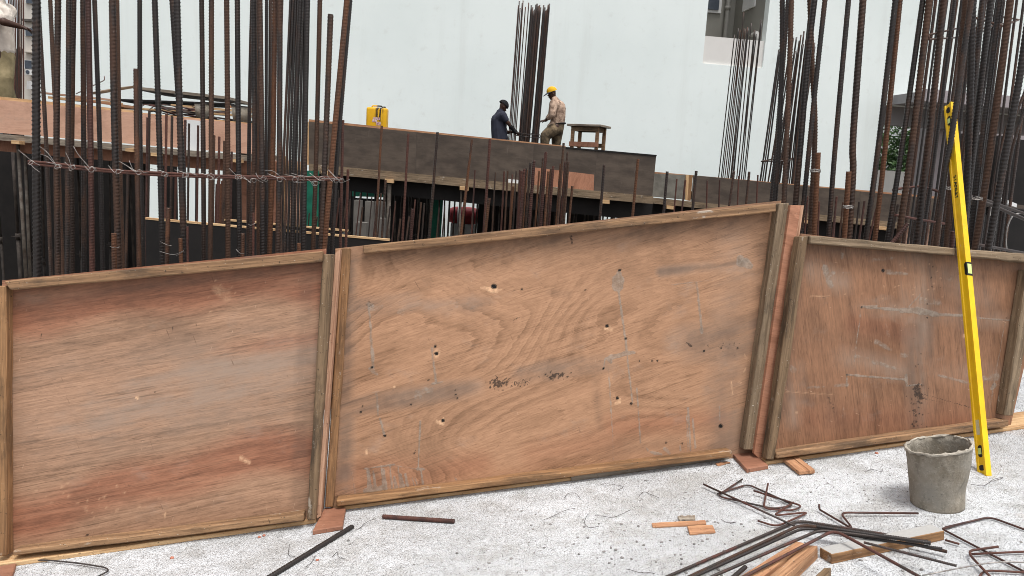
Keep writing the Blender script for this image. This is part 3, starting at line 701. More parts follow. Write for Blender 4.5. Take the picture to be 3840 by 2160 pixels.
ply_sheet(RP0, RN, [(3006, 876), (3930, 985), (3788, 1606), (2882, 1736)], 0.018, 0.005, {
    'cement': cem_r, 'dust': [zs(930, 200, 960, 1150, 90, 60, .8, 60), zs(300, 250, 480, 330, 60, 50, .7, 60), zs(600, 470, 1500, 560, 40, 40, .6, 50), zs(480, 780, 900, 860, 50, 50, .6, 60), zs(1050, 880, 1480, 880, 50, 60, .6, 60), zs(1100, 250, 1300, 420, 80, 80, .6, 90), zs(200, 850, 180, 1150, 50, 40, .6, 50)], 'dark': dark_r, 'hole': [zs(726, 249, 728, 251, 8, 7, 1, 1.5)], 'grime': grime_r,
    'pale': [zs(285, 405, 410, 403, 2, 2, .6), zs(1218, 635, 1216, 650, 5, 6, .7), zs(205, 1105, 207, 1108, 6, 6, .7), zs(140, 980, 420, 998, 1.5, 1.5, .45)] + specks(3200, 980, 3600, 1150, 24, 1.2, 2.5, .5),
    'red': [zs(560, 570, 900, 640, 60, 70, .5, 60), zs(300, 1150, 1200, 1150, 80, 80, .4, 80)]}, pr, MAT['ply_right'])
batten(RP0, RN, [(3037, 882), (3586, 930), (3585, 957), (3038, 912)], 0.048, pr, MAT['batten_grey'])
batten(RP0, RN, [(3588, 931), (3900, 955), (3895, 988), (3588, 958)], 0.050, pr, MAT['batten_grey'])
batten(RP0, RN, [(2999, 885), (3034, 887), (2905, 1725), (2873, 1723)], 0.046, pr, MAT['batten_dark'])
batten(RP0, RN, [(2912, 1697), (3785, 1574), (3785, 1600), (2914, 1721)], 0.058, pr, MAT['batten'])
batten(RP0, RN, [(3854, 1012), (3896, 1012), (3800, 1559), (3767, 1559)], 0.052, pr, MAT['batten_grey'])

# ================================================================== BOARDS AND LOOSE THINGS ON THE SLAB
def lying(name, quad, thick, mat, label, cat, group=None, h0=0.0, bevel=0.002):
    """flat board: quad = photo px of its TOP face, order along one long side and back"""
    top = [floor(x, y, h0 + thick) for x, y in quad]
    bot = [p - FN * thick for p in top]
    me, mw = hexa(top, bot, bevel, 0.0006)
    return tag(solo(name, me, mat, mw), label, cat, group)
def sill(a, b, thick, depth, mat, label):
    A, B = floor(*a), floor(*b)
    x = (B - A).normalized(); back = FN.cross(x).normalized()
    fr = [A, B, B + FN * thick, A + FN * thick]
    me, mw = hexa(fr, [p + back * depth for p in fr], 0.002, 0.001)
    return tag(solo('sill_board', me, mat, mw), label, 'board', 'thin boards under the shutter panels')
sill((-60, 2140), (1186, 1963), 0.017, 0.12, MAT['pine'], 'pale plywood board lying under the reddish streaky panel')
sill((1262, 1917), (2142, 1803), 0.014, 0.12, MAT['pine'], 'pale thin board under the near end of the swirled panel')
sill((2143, 1806), (2735, 1722), 0.022, 0.13, MAT['grey_wood'], 'grey weathered board under the far end of the swirled panel')
sill((2873, 1745), (3960, 1592), 0.016, 0.16, MAT['pine'], 'pale board under the worn panel behind the bucket')
lying('plywood_offcut', [(1216, 1905), (1296, 1902), (1284, 1972), (1171, 1990)], 0.018, MAT['ply_filler'], 'square plywood offcut on the slab beside end of long loose bar', 'plywood offcut', 'plywood offcuts on the slab')
lying('plywood_offcut', [(2748, 1702), (2826, 1694), (2882, 1744), (2800, 1759)], 0.018, MAT['ply_filler'], 'plywood offcut on the slab under the tall red-brown strip', 'plywood offcut', 'plywood offcuts on the slab')
lying('wood_offcut', [(2937, 1720), (2970, 1714), (3034, 1764), (2996, 1768)], 0.016, MAT['orange_wood'], 'split orange wood offcut in front of the worn panel', 'wood offcut', 'orange wood offcuts', 0.004)
lying('wood_offcut', [(2972, 1713), (2992, 1711), (3056, 1760), (3036, 1764)], 0.018, MAT['orange_wood'], 'narrow orange sliver lying against split offcut in front of worn panel', 'wood offcut', 'orange wood offcuts', 0.004)
lying('wood_offcut', [(2443, 1960), (2645, 1949), (2649, 1963), (2447, 1974)], 0.008, MAT['orange_wood'], 'long thin orange wood strip on the white slab', 'wood offcut', 'orange wood offcuts')
lying('wood_offcut', [(2577, 1971), (2672, 1967), (2684, 1993), (2586, 2001)], 0.008, MAT['orange_wood'], 'short orange wood rectangle touching the long thin orange strip', 'wood offcut', 'orange wood offcuts')
lying('wood_offcut', [(2540, 1934), (2606, 1930), (2608, 1945), (2546, 1947)], 0.008, MAT['grey_wood'], 'small grey wood scrap above the long thin orange strip', 'wood offcut')
lying('wood_splinter', [(2682, 1737), (2724, 1729), (2740, 1733), (2690, 1744)], 0.006, MAT['orange_wood'], 'small wood splinter by the grey sill board end', 'wood splinter')
lying('plywood_offcut', [(-60, 2132), (60, 2112), (40, 2175), (-60, 2230)], 0.015, MAT['ply_filler'], 'brown plywood offcut in the near corner below the streaky panel', 'plywood offcut', 'plywood offcuts on the slab')
# planks in the near corner
def mat_topped(name, base, top):
    """timber whose upper face carries a film of dried cement"""
    m = MAT[base].copy(); m.name = name
    t = m.node_tree; b = t.nodes['Principled BSDF']
    src = b.inputs['Base Color'].links[0].from_socket
    g = t.nodes.new('ShaderNodeNewGeometry'); sx = t.nodes.new('ShaderNodeSeparateXYZ'); t.links.new(g.outputs['True Normal'], sx.inputs[0])
    mr = t.nodes.new('ShaderNodeMapRange'); t.links.new(sx.outputs[2], mr.inputs[0]); mr.inputs[1].default_value = 0.75; mr.inputs[2].default_value = 0.9
    nz = t.nodes.new('ShaderNodeTexNoise'); nz.inputs['Scale'].default_value = 30; nz.inputs['Detail'].default_value = 5
    cr = t.nodes.new('ShaderNodeMix'); cr.data_type = 'RGBA'; t.links.new(nz.outputs['Fac'], cr.inputs[0]); cr.inputs[6].default_value = s2l([x * 0.82 for x in top]); cr.inputs[7].default_value = s2l(top)
    mx = t.nodes.new('ShaderNodeMix'); mx.data_type = 'RGBA'; t.links.new(mr.outputs[0], mx.inputs[0]); t.links.new(src, mx.inputs[6]); t.links.new(cr.outputs[2], mx.inputs[7])
    t.links.new(mx.outputs[2], b.inputs['Base Color'])
    return m
MAT['cement_topped'] = mat_topped('cement_topped_timber', 'batten_gold', (186, 184, 180))
lying('timber_plank', [(3073, 2052), (3492, 1965), (3543, 1990), (3119, 2079)], 0.034, MAT['cement_topped'], 'cement-grey topped plank under the fan of bent bars', 'plank', 'short planks', 0, 0.002)
lying('timber_plank', [(2700, 2205), (2986, 2028), (3018, 2036), (2790, 2215)], 0.05, MAT['orange_wood'], 'orange-topped plank under the bent bars in the near corner', 'plank', 'short planks', 0, 0.003)
lying('timber_plank', [(2800, 2225), (3024, 2042), (3068, 2046), (2880, 2230)], 0.045, MAT['orange_dirty'], 'narrow dirty plank beside orange-topped plank', 'plank', 'short planks', 0, 0.003)
lying('wood_offcut', [(3010, 2200), (3090, 2128), (3117, 2128), (3090, 2200)], 0.03, MAT['batten_dark'], 'dark pointed stake end near the bottom planks', 'wood offcut')

def floor_path(px, h): return [floor(x, y, h) for x, y in px]
def floor_bar(px, wpx, mat, label, cat='rebar', group=None, h=None, ribs=True, rad=0.0, name='loose_rebar', hs=None):
    p0 = floor(*px[len(px) // 2]); r = 0.5 * wpx * (p0 - CAM).dot(fwd) / F
    hs = hs or [(h if h is not None else r)] * len(px)
    P = [floor(x, y, hh) for (x, y), hh in zip(px, hs)]
    if rad and len(P) > 2: P = fillet(P, rad)
    path = np.array([tuple(p) for p in P])
    me = tube(path, r, 10, ribs, rnd.uniform(0, 6), None)
    return tag(solo(name, me, mat), label, cat, group)
floor_bar([(1436, 1937), (1704, 1955)], 17, MAT['red_steel'], 'short thick rusty bar lying alone on the slab', 'rebar')
floor_bar([(1322, 1974), (985, 2180)], 20, MAT['black_steel'], 'long thick dark bar lying across the near edge of slab', 'rebar')
G = 'bent bars lying in the near corner'
def fan(px, w, m, lb, h): floor_bar(px, w, MAT[m], lb, 'rebar', G, h, True, 0.035)
fan([(2470, 2176), (2995, 1952), (3310, 2002), (3485, 2034)], 11, 'floor_steel', 'outermost bent bar of the corner fan, nearest the panels', 0.008)
fan([(2480, 2212), (3003, 1968), (3300, 2012), (3552, 2069)], 12, 'black_steel', 'dark bent bar second in the corner fan, longest past the grey plank', 0.020)
fan([(2470, 2222), (3013, 1979), (3290, 2022), (3534, 2058)], 11, 'black_steel', 'dark bent bar third in the corner fan', 0.038)
fan([(2620, 2184), (3075, 1987), (3300, 2014), (3480, 2030)], 11, 'floor_steel', 'bent bar fourth in the corner fan, along the orange plank', 0.050)
fan([(2690, 2215), (3128, 1988), (3226, 2040), (3480, 2180)], 11, 'floor_steel', 'bent bar whose far arm dives to the bottom edge across grey plank', 0.062)
fan([(3062, 1974), (3490, 2036)], 15, 'black_steel', 'thick straight bar on top of the corner fan over grey plank', 0.054)
fan([(3240, 2034), (3587, 2122)], 10, 'floor_steel', 'straight dark bar sticking out beyond the grey plank', 0.045)
fan([(3100, 1992), (3305, 2018)], 8, 'brown_steel', 'short brown bar tucked below the corner fan', 0.012)
floor_bar([(2720, 2190), (2795, 2126)], 16, MAT['black_steel'], 'stub of dark bar lying on the orange-topped plank', 'rebar', G, 0.06, True)
G2 = 'bent wire stirrups on the slab'
def stirrup(px, wpx, label, h=0.006, hs=None, mat='floor_steel'):
    return floor_bar(px, wpx, MAT[mat], label, 'stirrup', G2, h, False, 0.03, 'steel_stirrup', hs)
stirrup([(2638, 1816), (2980, 1972)], 8, 'straight thin rod crossing the tangled stirrups from the panel side', 0.016)
stirrup([(2784, 1797), (2688, 1860), (2900, 1908), (2980, 1896), (2805, 1816), (2710, 1845), (2690, 1852)], 7, 'open trapezoid stirrup with a raised corner, nearest the panels', 0.008)
stirrup([(2880, 1813), (2862, 1908), (2970, 1915), (3012, 1898), (2826, 1840)], 7, 'stirrup with an upright hook crossing the trapezoid one', 0.014, [0.03, 0.008, 0.008, 0.012, 0.02])
stirrup([(2842, 1953), (2912, 1975), (3035, 1920), (2898, 1934), (2975, 1884)], 7, 'bent stirrup between the tangled ones and the corner fan', 0.010, None, 'red_steel')
stirrup([(3072, 1890), (3072, 1910), (3200, 1985), (3150, 1922), (3444, 1925)], 8, 'dark red stirrup with a long straight arm pointing at the bucket', 0.012, [0.03, 0.012, 0.012, 0.016, 0.012], 'red_steel')
stirrup([(3620, 1960), (3534, 1983), (3545, 1990), (3920, 2185), (3990, 2040), (3712, 1938), (3545, 1978)], 9, 'large rusty stirrup frame at the near edge right of the planks', 0.008, None, 'red_steel')
stirrup([(3743, 2050), (3635, 2065), (3640, 2085), (3730, 2180)], 9, 'rusty hooked stirrup end lying over the large frame', 0.018, None, 'red_steel')
stirrup([(3640, 2078), (3900, 2066)], 8, 'thin rusty rod leaving the frame corner', 0.010, None, 'red_steel')
stirrup([(3660, 2180), (3690, 2138), (3900, 2150)], 8, 'rusty stirrup leg along the bottom edge', 0.010, None, 'red_steel')
stirrup([(3545, 2025), (3597, 2040)], 8, 'short rusty rod end beside the grey plank tip', 0.010, None, 'red_steel')
floor_bar([(3460, 2158), (3600, 2130), (3740, 2105), (3920, 2112)], 5, MAT['wire'], 'grey stiff cable crossing the rusty stirrups', 'cable', None, 0.03, False, 0.1, 'cable')
floor_bar([(-30, 2108), (150, 2098), (300, 2112), (395, 2128), (410, 2140), (370, 2160)], 6, MAT['wire_dark'], 'dark strap lying below the streaky panel', 'strap', None, 0.01, False, 0.06, 'strap')
# snippets of tying wire
snip = [([(1256, 1992), (1330, 1990), (1380, 1960), (1410, 1946)], 'thin wire snippet between the two loose bars'),
        ([(1242, 2090), (1262, 2066), (1274, 2094), (1305, 2100)], 'looped wire snippet by the long thick bar'),
        ([(2042, 1954), (2080, 1928), (2130, 1914), (2160, 1908)], 'curled wire snippet lying mid slab'),
        ([(2226, 1940), (2290, 1942), (2330, 1930), (2362, 1914)], 'straightish wire snippet mid slab beside curled one'),
        ([(2206, 1934), (2196, 1960), (2210, 1978), (2240, 1976)], 'hook-shaped wire snippet mid slab'),
        ([(2112, 1866), (2130, 1852), (2160, 1854), (2176, 1872)], 'arched wire snippet near the swirled panel'),
        ([(2392, 1866), (2420, 1846), (2440, 1852), (2468, 1868)], 'peaked wire snippet near the tangled stirrups'),
        ([(2250, 1818), (2300, 1822), (2340, 1824), (2322, 1840)], 'forked wire snippet near the grey sill board'),
        ([(2345, 2142), (2400, 2150), (2440, 2146), (2456, 2150)], 'wire snippet at the bottom edge of slab'),
        ([(3240, 1764), (3270, 1760), (3305, 1772), (3312, 1760)], 'wire snippet between bucket and worn panel'),
        ([(3730, 1812), (3760, 1790), (3720, 1800), (3690, 1826), (3640, 1822)], 'tangled wire snippet at the foot of the yellow level'),
        ([(2700, 1946), (2720, 1955), (2760, 1958), (2740, 1968)], 'wire snippet left of the corner fan'),
        ([(1080, 2048), (1086, 2080), (1110, 2086)], 'short wire snippet left of the long thick bar'),
        ([(1150, 2134), (1170, 2110), (1180, 2082)], 'short wire snippet right of the long thick bar')]
for px, lb in snip:
    P = smooth_path(floor_path(px, 0.004), 0.006)
    k_ = np.arange(len(P)); P[:, 2] += 0.002 + 0.003 * np.sin(k_ * 0.31 + len(lb)); P[:, 0] += 0.004 * np.sin(k_ * 0.23 + len(lb) * 2); P[:, 1] += 0.005 * np.sin(k_ * 0.17 + len(lb))
    tag(solo('wire_snippet', tube(P, 0.0009, 5), MAT['wire_dark']), lb, 'wire', 'wire snippets on the slab')
def chunk(x, y, r, mat, label, seed):
    bm = bmesh.new(); q = random.Random(seed)
    bmesh.ops.create_icosphere(bm, subdivisions=2, radius=r)
    for v in bm.verts:
        v.co *= 1 + q.uniform(-0.25, 0.25); v.co.z *= 0.6
    p = floor(x, y, r * 0.3)
    tag(solo('brick_chip', bm_mesh(bm), mat, Matrix.Translation(p)), label, 'chip', 'orange brick chips')
MAT['chip'] = mat_plain('brick_orange', (186, 122, 100), (150, 96, 80), 60, 0.9)
chunk(972, 2014, 0.006, MAT['chip'], 'bright orange chip below the end of the streaky panel', 1)
chunk(990, 2008, 0.006, MAT['chip'], 'orange chip touching a bright one below the streaky panel', 2)
chunk(645, 2092, 0.007, MAT['chip'], 'flat orange chip under the middle of the streaky panel', 3)
chunk(1190, 2100, 0.006, MAT['chip'], 'small orange chip right of the long thick bar', 4)
chunk(3287, 1699, 0.007, MAT['chip'], 'orange chip between the bucket and worn panel', 5)

# ================================================================== CEMENT BUCKET
def mat_bucket():
    n = N('cement_caked_rubber')
    v = n.coords(seed=True)
    a = n.noise(v, 9, 6, 0.65); b = n.noise(n.coords((1, 1, 0.3)), 24, 5, 0.65)
    c = n.mix(n.map(a, 0.35, 0.65), s2l((130, 120, 105)), s2l((150, 143, 131)))
    c = n.mix(n.math('MULTIPLY', n.map(b, 0.48, 0.68), 0.55), c, s2l((104, 97, 85)))
    k = n.noise(v, 5, 4, 0.6)
    c = n.mix(n.math('MULTIPLY', n.map(k, 0.52, 0.68), 0.4), c, s2l((142, 141, 136)))
    cr = n.noise(v, 70, 5, 0.75)
    c = n.mix(n.math('MULTIPLY', n.map(cr, 0.52, 0.66), 0.45), c, s2l((172, 166, 154)))
    c = n.mix(n.math('MULTIPLY', n.map(n.noise(v, 120, 3), 0.62, 0.72), 0.5), c, s2l((76, 72, 66)))
    n.bump(n.math('ADD', n.math('ADD', a, b), cr), 0.8, 0.006)
    return n.done(c, 0.85, 0, 0.2)
MAT['bucket'] = mat_bucket()
MAT['cem_rim'] = mat_plain('dried_cement', (186, 178, 164), (150, 142, 130), 26, 0.9, 0, 0.5)
def bucket():
    base = floor(3514, 1886)
    dep = (base - CAM).dot(fwd)
    s = dep / F
    right = Vector((1, 0, SLOPE)).normalized(); back = FN.cross(right).normalized()
    r0, r1, hh = 91 * s, 111 * s, 226 * s
    nseg = 56
    q = random.Random(4)
    jag = [q.uniform(-1, 1) for _ in range(nseg)]
    jag = [(jag[i] + jag[i - 1] * 1.4 + jag[i - 2]) / 3.4 for i in range(nseg)]
    def ring(t, ins, k):
        out = []
        for i in range(nseg):
            th = 2 * math.pi * i / nseg
            r = r0 + (r1 - r0) * t ** 1.15 - ins
            r *= 1 + 0.024 * t * math.sin(2 * th + 0.6) + 0.004 * t * math.sin(3 * th + 2) + 0.05 * (1 - t) * 0.3 * math.sin(2 * th)
            # a crushed dent low on the camera-right side
            dth = (th - (2 * math.pi - 0.95)); dth = (dth + math.pi) % (2 * math.pi) - math.pi
            r *= 1 - 0.20 * math.exp(-(dth / 0.42) ** 2) * math.exp(-((t - 0.27) / 0.16) ** 2) + 0.04 * math.exp(-(dth / 0.4) ** 2) * math.exp(-((t - 0.04) / 0.08) ** 2)
            r *= 1 - 0.02 * math.exp(-((dth + 1.3) / 0.3) ** 2) * math.sin(t * 9)
            zz = hh * t + (0.0016 * jag[i] * (t > 0.93)) + 0.016 * (t > 0.8) * math.sin(th * 1 + 2.2) * t
            if t > 0.93: r += 0.003 * jag[(i + 17) % nseg]
            out.append(base + right * (r * math.cos(th)) + back * (r * math.sin(th)) + FN * zz)
        return out
    rings = [ring(t, 0, 0) for t in (0.0, 0.03, 0.08, 0.14, 0.2, 0.27, 0.34, 0.42, 0.52, 0.64, 0.76, 0.86, 0.93, 0.97, 1.0)]
    rings += [ring(t, 0.006, 0) for t in (1.0, 0.9, 0.75, 0.55, 0.42)]
    V = [p for r in rings for p in r]; Fc = []
    for k in range(len(rings) - 1):
        for i in range(nseg):
            j = (i + 1) % nseg
            Fc.append((k * nseg + i, k * nseg + j, (k + 1) * nseg + j, (k + 1) * nseg + i))
    Fc.append(list(range(nseg))[::-1])
    c = len(V); V.append(sum(rings[-1], Vector()) / nseg)
    for i in range(nseg):
        Fc.append(((len(rings) - 1) * nseg + i, (len(rings) - 1) * nseg + (i + 1) % nseg, c))
    root = empty('rubber_bucket', base, 'dented cement-caked rubber bucket standing on the slab beside the yellow level', 'bucket')
    mw = Matrix.Translation(base)
    part('bucket_body', mesh_from([p - base for p in V], Fc, True), MAT['bucket'], root, mw)
    # caked rim bead
    rim = ring(1.0, 0.002, 0)
    P = np.array([tuple(p - base) for p in rim + rim[:2]])
    me = tube(P, 0.0046, 8)
    nv = len(me.vertices); co = np.empty(nv * 3); me.vertices.foreach_get('co', co)
    co += np.random.RandomState(2).normal(0, 0.0019, nv * 3); me.vertices.foreach_set('co', co)
    part('rim', me, MAT['cem_rim'], root, mw)
bucket()

# ================================================================== YELLOW SPIRIT LEVEL
def level():
    base = floor(3699, 1787)
    n = RN
    mid = on_plane(3619, 945, RP0 + n * 0.115, n)
    ax = (mid - base)
    lo, hi = 0.5, 4.0
    for _ in range(50):
        t = (lo + hi) / 2
        P = np.array([tuple(base + ax * t)])
        _, py = proj_np(P)
        if py[0] > 378: lo = t
        else: hi = t
    top = base + ax * lo
    a = (top - base).normalized(); L = (top - base).length
    e2 = Vector((0.99, 0.139, 0)); e2 = (e2 - a * e2.dot(a)).normalized()       # across the narrow face
    e1 = a.cross(e2).normalized()                                            # across the wide face, left and back
    if e1.y < 0: e1 = -e1
    W, T = 0.047, 0.024
    org = base
    mw = Matrix.Identity(4)
    for i in range(3):
        mw[i][0], mw[i][1], mw[i][2], mw[i][3] = e1[i], e2[i], a[i], org[i]
    if mw.to_3x3().determinant() < 0:
        for i in range(3): mw[i][1] = -mw[i][1]
    sgn = 1 if Vector((mw[0][1], mw[1][1], mw[2][1])).dot(e2) > 0 else -1
    # I-profile: x 0..W (wide face), y 0..T ; web set back 4 mm between flanges
    prof = [(0, 0), (0.010, 0), (0.012, 0.004), (W - 0.012, 0.004), (W - 0.010, 0), (W, 0), (W, T), (W - 0.010, T), (W - 0.012, T - 0.004), (0.012, T - 0.004), (0.010, T), (0, T)]
    prof = [(x, y * sgn) for x, y in prof]
    bm = bmesh.new()
    b = [bm.verts.new((x, y, 0.004)) for x, y in prof]; t = [bm.verts.new((x, y, L - 0.004)) for x, y in prof]
    for i in range(len(prof)):
        j = (i + 1) % len(prof); bm.faces.new((b[i], b[j], t[j], t[i]))
    bm.faces.new(b[::-1]); bm.faces.new(t)
    root = empty('spirit_level', org, 'long yellow spirit level leaning upright against the bars, beside the bucket', 'spirit level')
    part('level_body', bm_mesh(bm, 0.0012, 1), MAT['yellow'], root, mw)
    def prismz(poly, y0, y1, name, mat, parent):
        bm = bmesh.new()
        f = [bm.verts.new((x, y0 * sgn, zz)) for x, zz in poly]; k = [bm.verts.new((x, y1 * sgn, zz)) for x, zz in poly]
        m = len(poly)
        for i in range(m):
            j = (i + 1) % m; bm.faces.new((f[i], f[j], k[j], k[i]))
        bm.faces.new(f); bm.faces.new(k[::-1])
        return part(name, bm_mesh(bm), mat, parent, mw)
    def ell(cx, cz, rx, rz, m=20): return [(cx + rx * math.cos(2 * math.pi * i / m), cz + rz * math.sin(2 * math.pi * i / m)) for i in range(m)]
    for cz, nm in ((0.10, 'vial_window'), (L - 0.09, 'vial_window')):
        v = prismz(ell(W / 2, cz, 0.016, 0.024), 0.0025, 0.006, nm, MAT['black'], root)
        prismz([(W / 2 - 0.006, cz - 0.012), (W / 2 + 0.010, cz - 0.012), (W / 2 + 0.010, cz + 0.012), (W / 2 - 0.006, cz + 0.012)], 0.0015, 0.003, 'vial', MAT['vial'], v)
    prismz(ell(W / 2, 0.035, 0.015, 0.011), 0.002, 0.006, 'hand_hole', MAT['black'], root)
    prismz(ell(W / 2, L - 0.035, 0.014, 0.014), 0.002, 0.006, 'hand_hole', MAT['black'], root)
    zz = 0.165
    st = prismz([(0.016, zz), (0.034, zz), (0.034, zz + 0.06), (0.016, zz + 0.06)], 0.003, 0.0042, 'sticker', MAT['sticker'], root)
    # centre vial set in the narrow face
    zc = L * 0.515
    def prismx(poly, x0, x1, name, mat, parent):
        bm = bmesh.new()
        f = [bm.verts.new((x0, y * sgn, q)) for y, q in poly]; k = [bm.verts.new((x1, y * sgn, q)) for y, q in poly]
        m = len(poly)
        for i in range(m):
            j = (i + 1) % m; bm.faces.new((f[i], f[j], k[j], k[i]))
        bm.faces.new(f); bm.faces.new(k[::-1])
        return part(name, bm_mesh(bm), mat, parent, mw)
    vw = prismx([(-0.0005, zc - 0.030), (T + 0.0005, zc - 0.030), (T + 0.0005, zc + 0.030), (-0.0005, zc + 0.030)], -0.0016, 0.004, 'vial_window', MAT['black'], root)
    prismx([(0.004, zc - 0.022), (T - 0.002, zc - 0.022), (T - 0.002, zc + 0.022), (0.004, zc + 0.022)], -0.0024, 0.002, 'vial', MAT['vial'], vw)
    prismz([(0.0, zc - 0.030), (0.012, zc - 0.024), (0.012, zc + 0.024), (0.0, zc + 0.030)], -0.0008, 0.003, 'vial_frame', MAT['black'], root)
    # lettering down the wide face
    cu = bpy.data.curves.new('t', 'FONT'); cu.body = 'STANLEY'; cu.size = 0.027; cu.extrude = 0.0003; cu.space_character = 1.02; cu.offset = 0.0009
    cu.align_x = 'CENTER'; cu.align_y = 'CENTER'
    to = bpy.data.objects.new('t', cu); C.objects.link(to)
    dg = bpy.context.evaluated_depsgraph_get()
    tm = bpy.data.meshes.new_from_object(to.evaluated_get(dg))
    bpy.data.objects.remove(to)
    # text x runs down the level (-z), text y points to the near edge (-x local)
    lm = Matrix(((0, -1, 0, W / 2 - 0.002), (0, 0, -sgn, 0.0034 * sgn), (-1, 0, 0, L * 0.748), (0, 0, 0, 1)))
    if (mw.to_3x3() @ lm.to_3x3()).determinant() < 0: pass
    part('lettering', tm, MAT['black'], root, mw @ lm)
    return root
level()

# ================================================================== REINFORCING BARS
def rebar(pts, Y, wpx, mat, label, group=None, foot='floor', ribs=True, up=0.0, sides=10, name='rebar', zfoot=None):
    """standing bar in the vertical plane y=Y through the given photo points (top first); goes on down into the floor / pit"""
    P = [at_y(x, y, Y) for x, y in pts]
    dep = (P[-1] - CAM).dot(fwd)
    r = 0.5 * wpx * dep / F
    if up:
        d = (P[0] - P[1]).normalized(); P[0] = P[0] + d * up
    d = (P[-1] - P[-2]).normalized()
    zb = (zf(P[-1].x) - 0.05) if foot == 'floor' else zfoot
    if zb is not None and P[-1].z > zb:
        P.append(P[-1] + d * ((zb - P[-1].z) / d.z))
    path = smooth_path(P, 0.03 if ribs else 0.15)
    me = tube(path, r * 0.93 if ribs else r, sides, ribs, rnd.uniform(0, 6.28))
    return tag(solo(name, me, MAT[mat]), label, 'rebar', group)
ORD = ['first', 'second', 'third', 'fourth', 'fifth', 'sixth', 'seventh', 'eighth', 'ninth', 'tenth', 'eleventh', 'twelfth', 'thirteenth', 'fourteenth', 'fifteenth', 'sixteenth', 'seventeenth', 'eighteenth', 'nineteenth', 'twentieth', 'twenty-first', 'twenty-second', 'twenty-third', 'twenty-fourth', 'twenty-fifth']
GL = 'tall ribbed bars standing behind the streaky panel'
S, B, U, X = 'black_steel', 'brown_steel', 'rust_steel', 'red_steel'
LB = [  # points (top..bottom), Y, width px, material, label
    ([(137, -10), (136, 540), (140, 1035)], 3.05, 27, S, 'thick bar with shiny ribs, first of the row behind the streaky panel'),
    ([(143, -10), (173, 537), (192, 1032)], 3.5, 14, B, 'thin brown bar leaning away from the shiny-ribbed thick bar'),
    ([(188, -10), (202, 300), (216, 560), (236, 1030)], 3.4, 14, B, 'thin bar crossing behind the straight brown bar near shiny-ribbed bar'),
    ([(218, -10), (212, 540), (217, 1028)], 3.08, 20, B, 'straight matte brown bar, second thick one after the shiny-ribbed bar'),
    ([(258, -10), (255, 540), (251, 1022)], 3.06, 17, S, 'dark bar touching a smooth brown bar, third after shiny-ribbed bar'),
    ([(276, -10), (268, 540), (271, 1020)], 3.16, 18, B, 'smooth brown bar pressed against a dark bar near shiny-ribbed bar'),
    ([(311, -10), (314, 540), (315, 1018)], 3.2, 18, S, 'dark bar just before the red-brown bar in the row'),
    ([(330, -10), (339, 500), (346, 1015)], 3.08, 19, X, 'red-brown ribbed bar between two dark bars of the row'),
    ([(354, -10), (373, 500), (386, 1010)], 3.2, 16, S, 'dark bar leaning right after the red-brown bar'),
    ([(421, -10), (430, 500), (445, 1002)], 3.08, 23, S, 'thickest dark bar before the cut brown bar'),
    ([(440, -10), (450, 540), (462, 1000)], 3.35, 13, B, 'thinner bar half hidden behind the thickest dark bar'),
    ([(510, 258), (513, 540), (522, 1000)], 3.06, 18, U, 'cut rusty bar ending at mid height against a tall dark bar'),
    ([(524, -10), (526, 540), (538, 1000)], 3.18, 16, S, 'tall dark bar directly behind the cut rusty bar'),
    ([(580, -10), (598, 540), (610, 990)], 3.12, 20, S, 'dark bar leaning right, alone between cut rusty bar and paired bars'),
    ([(645, -10), (667, 340), (683, 600), (693, 985)], 3.22, 19, S, 'rear bar of the bound pair with chevron ribs'),
    ([(664, -10), (677, 540), (690, 982)], 3.08, 22, S, 'front bar of the bound pair with chevron ribs'),
    ([(756, -10), (762, 540), (765, 978)], 3.14, 17, B, 'dark brown upright bar, first after the bound pair'),
    ([(793, -10), (792, 540), (788, 975)], 3.10, 18, B, 'brown upright bar, second after the bound pair'),
    ([(850, -10), (854, 540), (855, 970)], 3.12, 18, B, 'upright bar, third after the bound pair'),
    ([(890, -10), (894, 540), (899, 962)], 3.10, 18, S, 'black upright bar, fourth after the bound pair'),
    ([(952, -10), (955, 540), (950, 680), (940, 960)], 3.10, 18, S, 'bar on the near edge of the first dense bunch, kinked low'),
    ([(974, -10), (982, 540), (986, 958)], 3.05, 19, S, 'front bar in the middle of the first dense bunch'),
    ([(1031, -10), (1024, 540), (1010, 955)], 3.08, 19, U, 'rust-streaked bar in the first dense bunch'),
    ([(1050, -10), (1048, 540), (1041, 950)], 3.05, 19, S, 'last dark bar of the first dense bunch'),
    ([(1128, -10), (1104, 540), (1096, 948)], 3.10, 18, S, 'front bar of the second dense bunch, beside bright back bars'),
    ([(1153, -10), (1143, 540), (1138, 945)], 3.08, 19, S, 'outer front bar of the second dense bunch'),
    ([(1200, -10), (1187, 540), (1174, 940)], 3.12, 17, B, 'brown bar standing alone right after the two dense bunches'),
    ([(1240, 54), (1221, 540), (1204, 935)], 3.08, 21, B, 'cut bar ending just below the top edge of the photo'),
    ([(1302, -10), (1250, 540), (1216, 932)], 3.08, 20, U, 'rusty leaning bar, the last tall one of the row'),
    ([(1314, -10), (1268, 540), (1244, 930)], 3.16, 17, S, 'dark bar leaning along with the last rusty bar'),
    ([(1286, 450), (1276, 925)], 3.5, 11, X, 'short red-brown bar ending at the dark formwork behind the leaning pair'),
    ([(1305, 635), (1297, 920)], 3.6, 10, X, 'shortest red-brown bar beside the leaning pair'),
]
for pts, Y, wp, m, lb in LB:
    rebar(pts, Y, wp * 1.10, m, lb, GL, up=0.12 if pts[0][1] < 0 else 0)
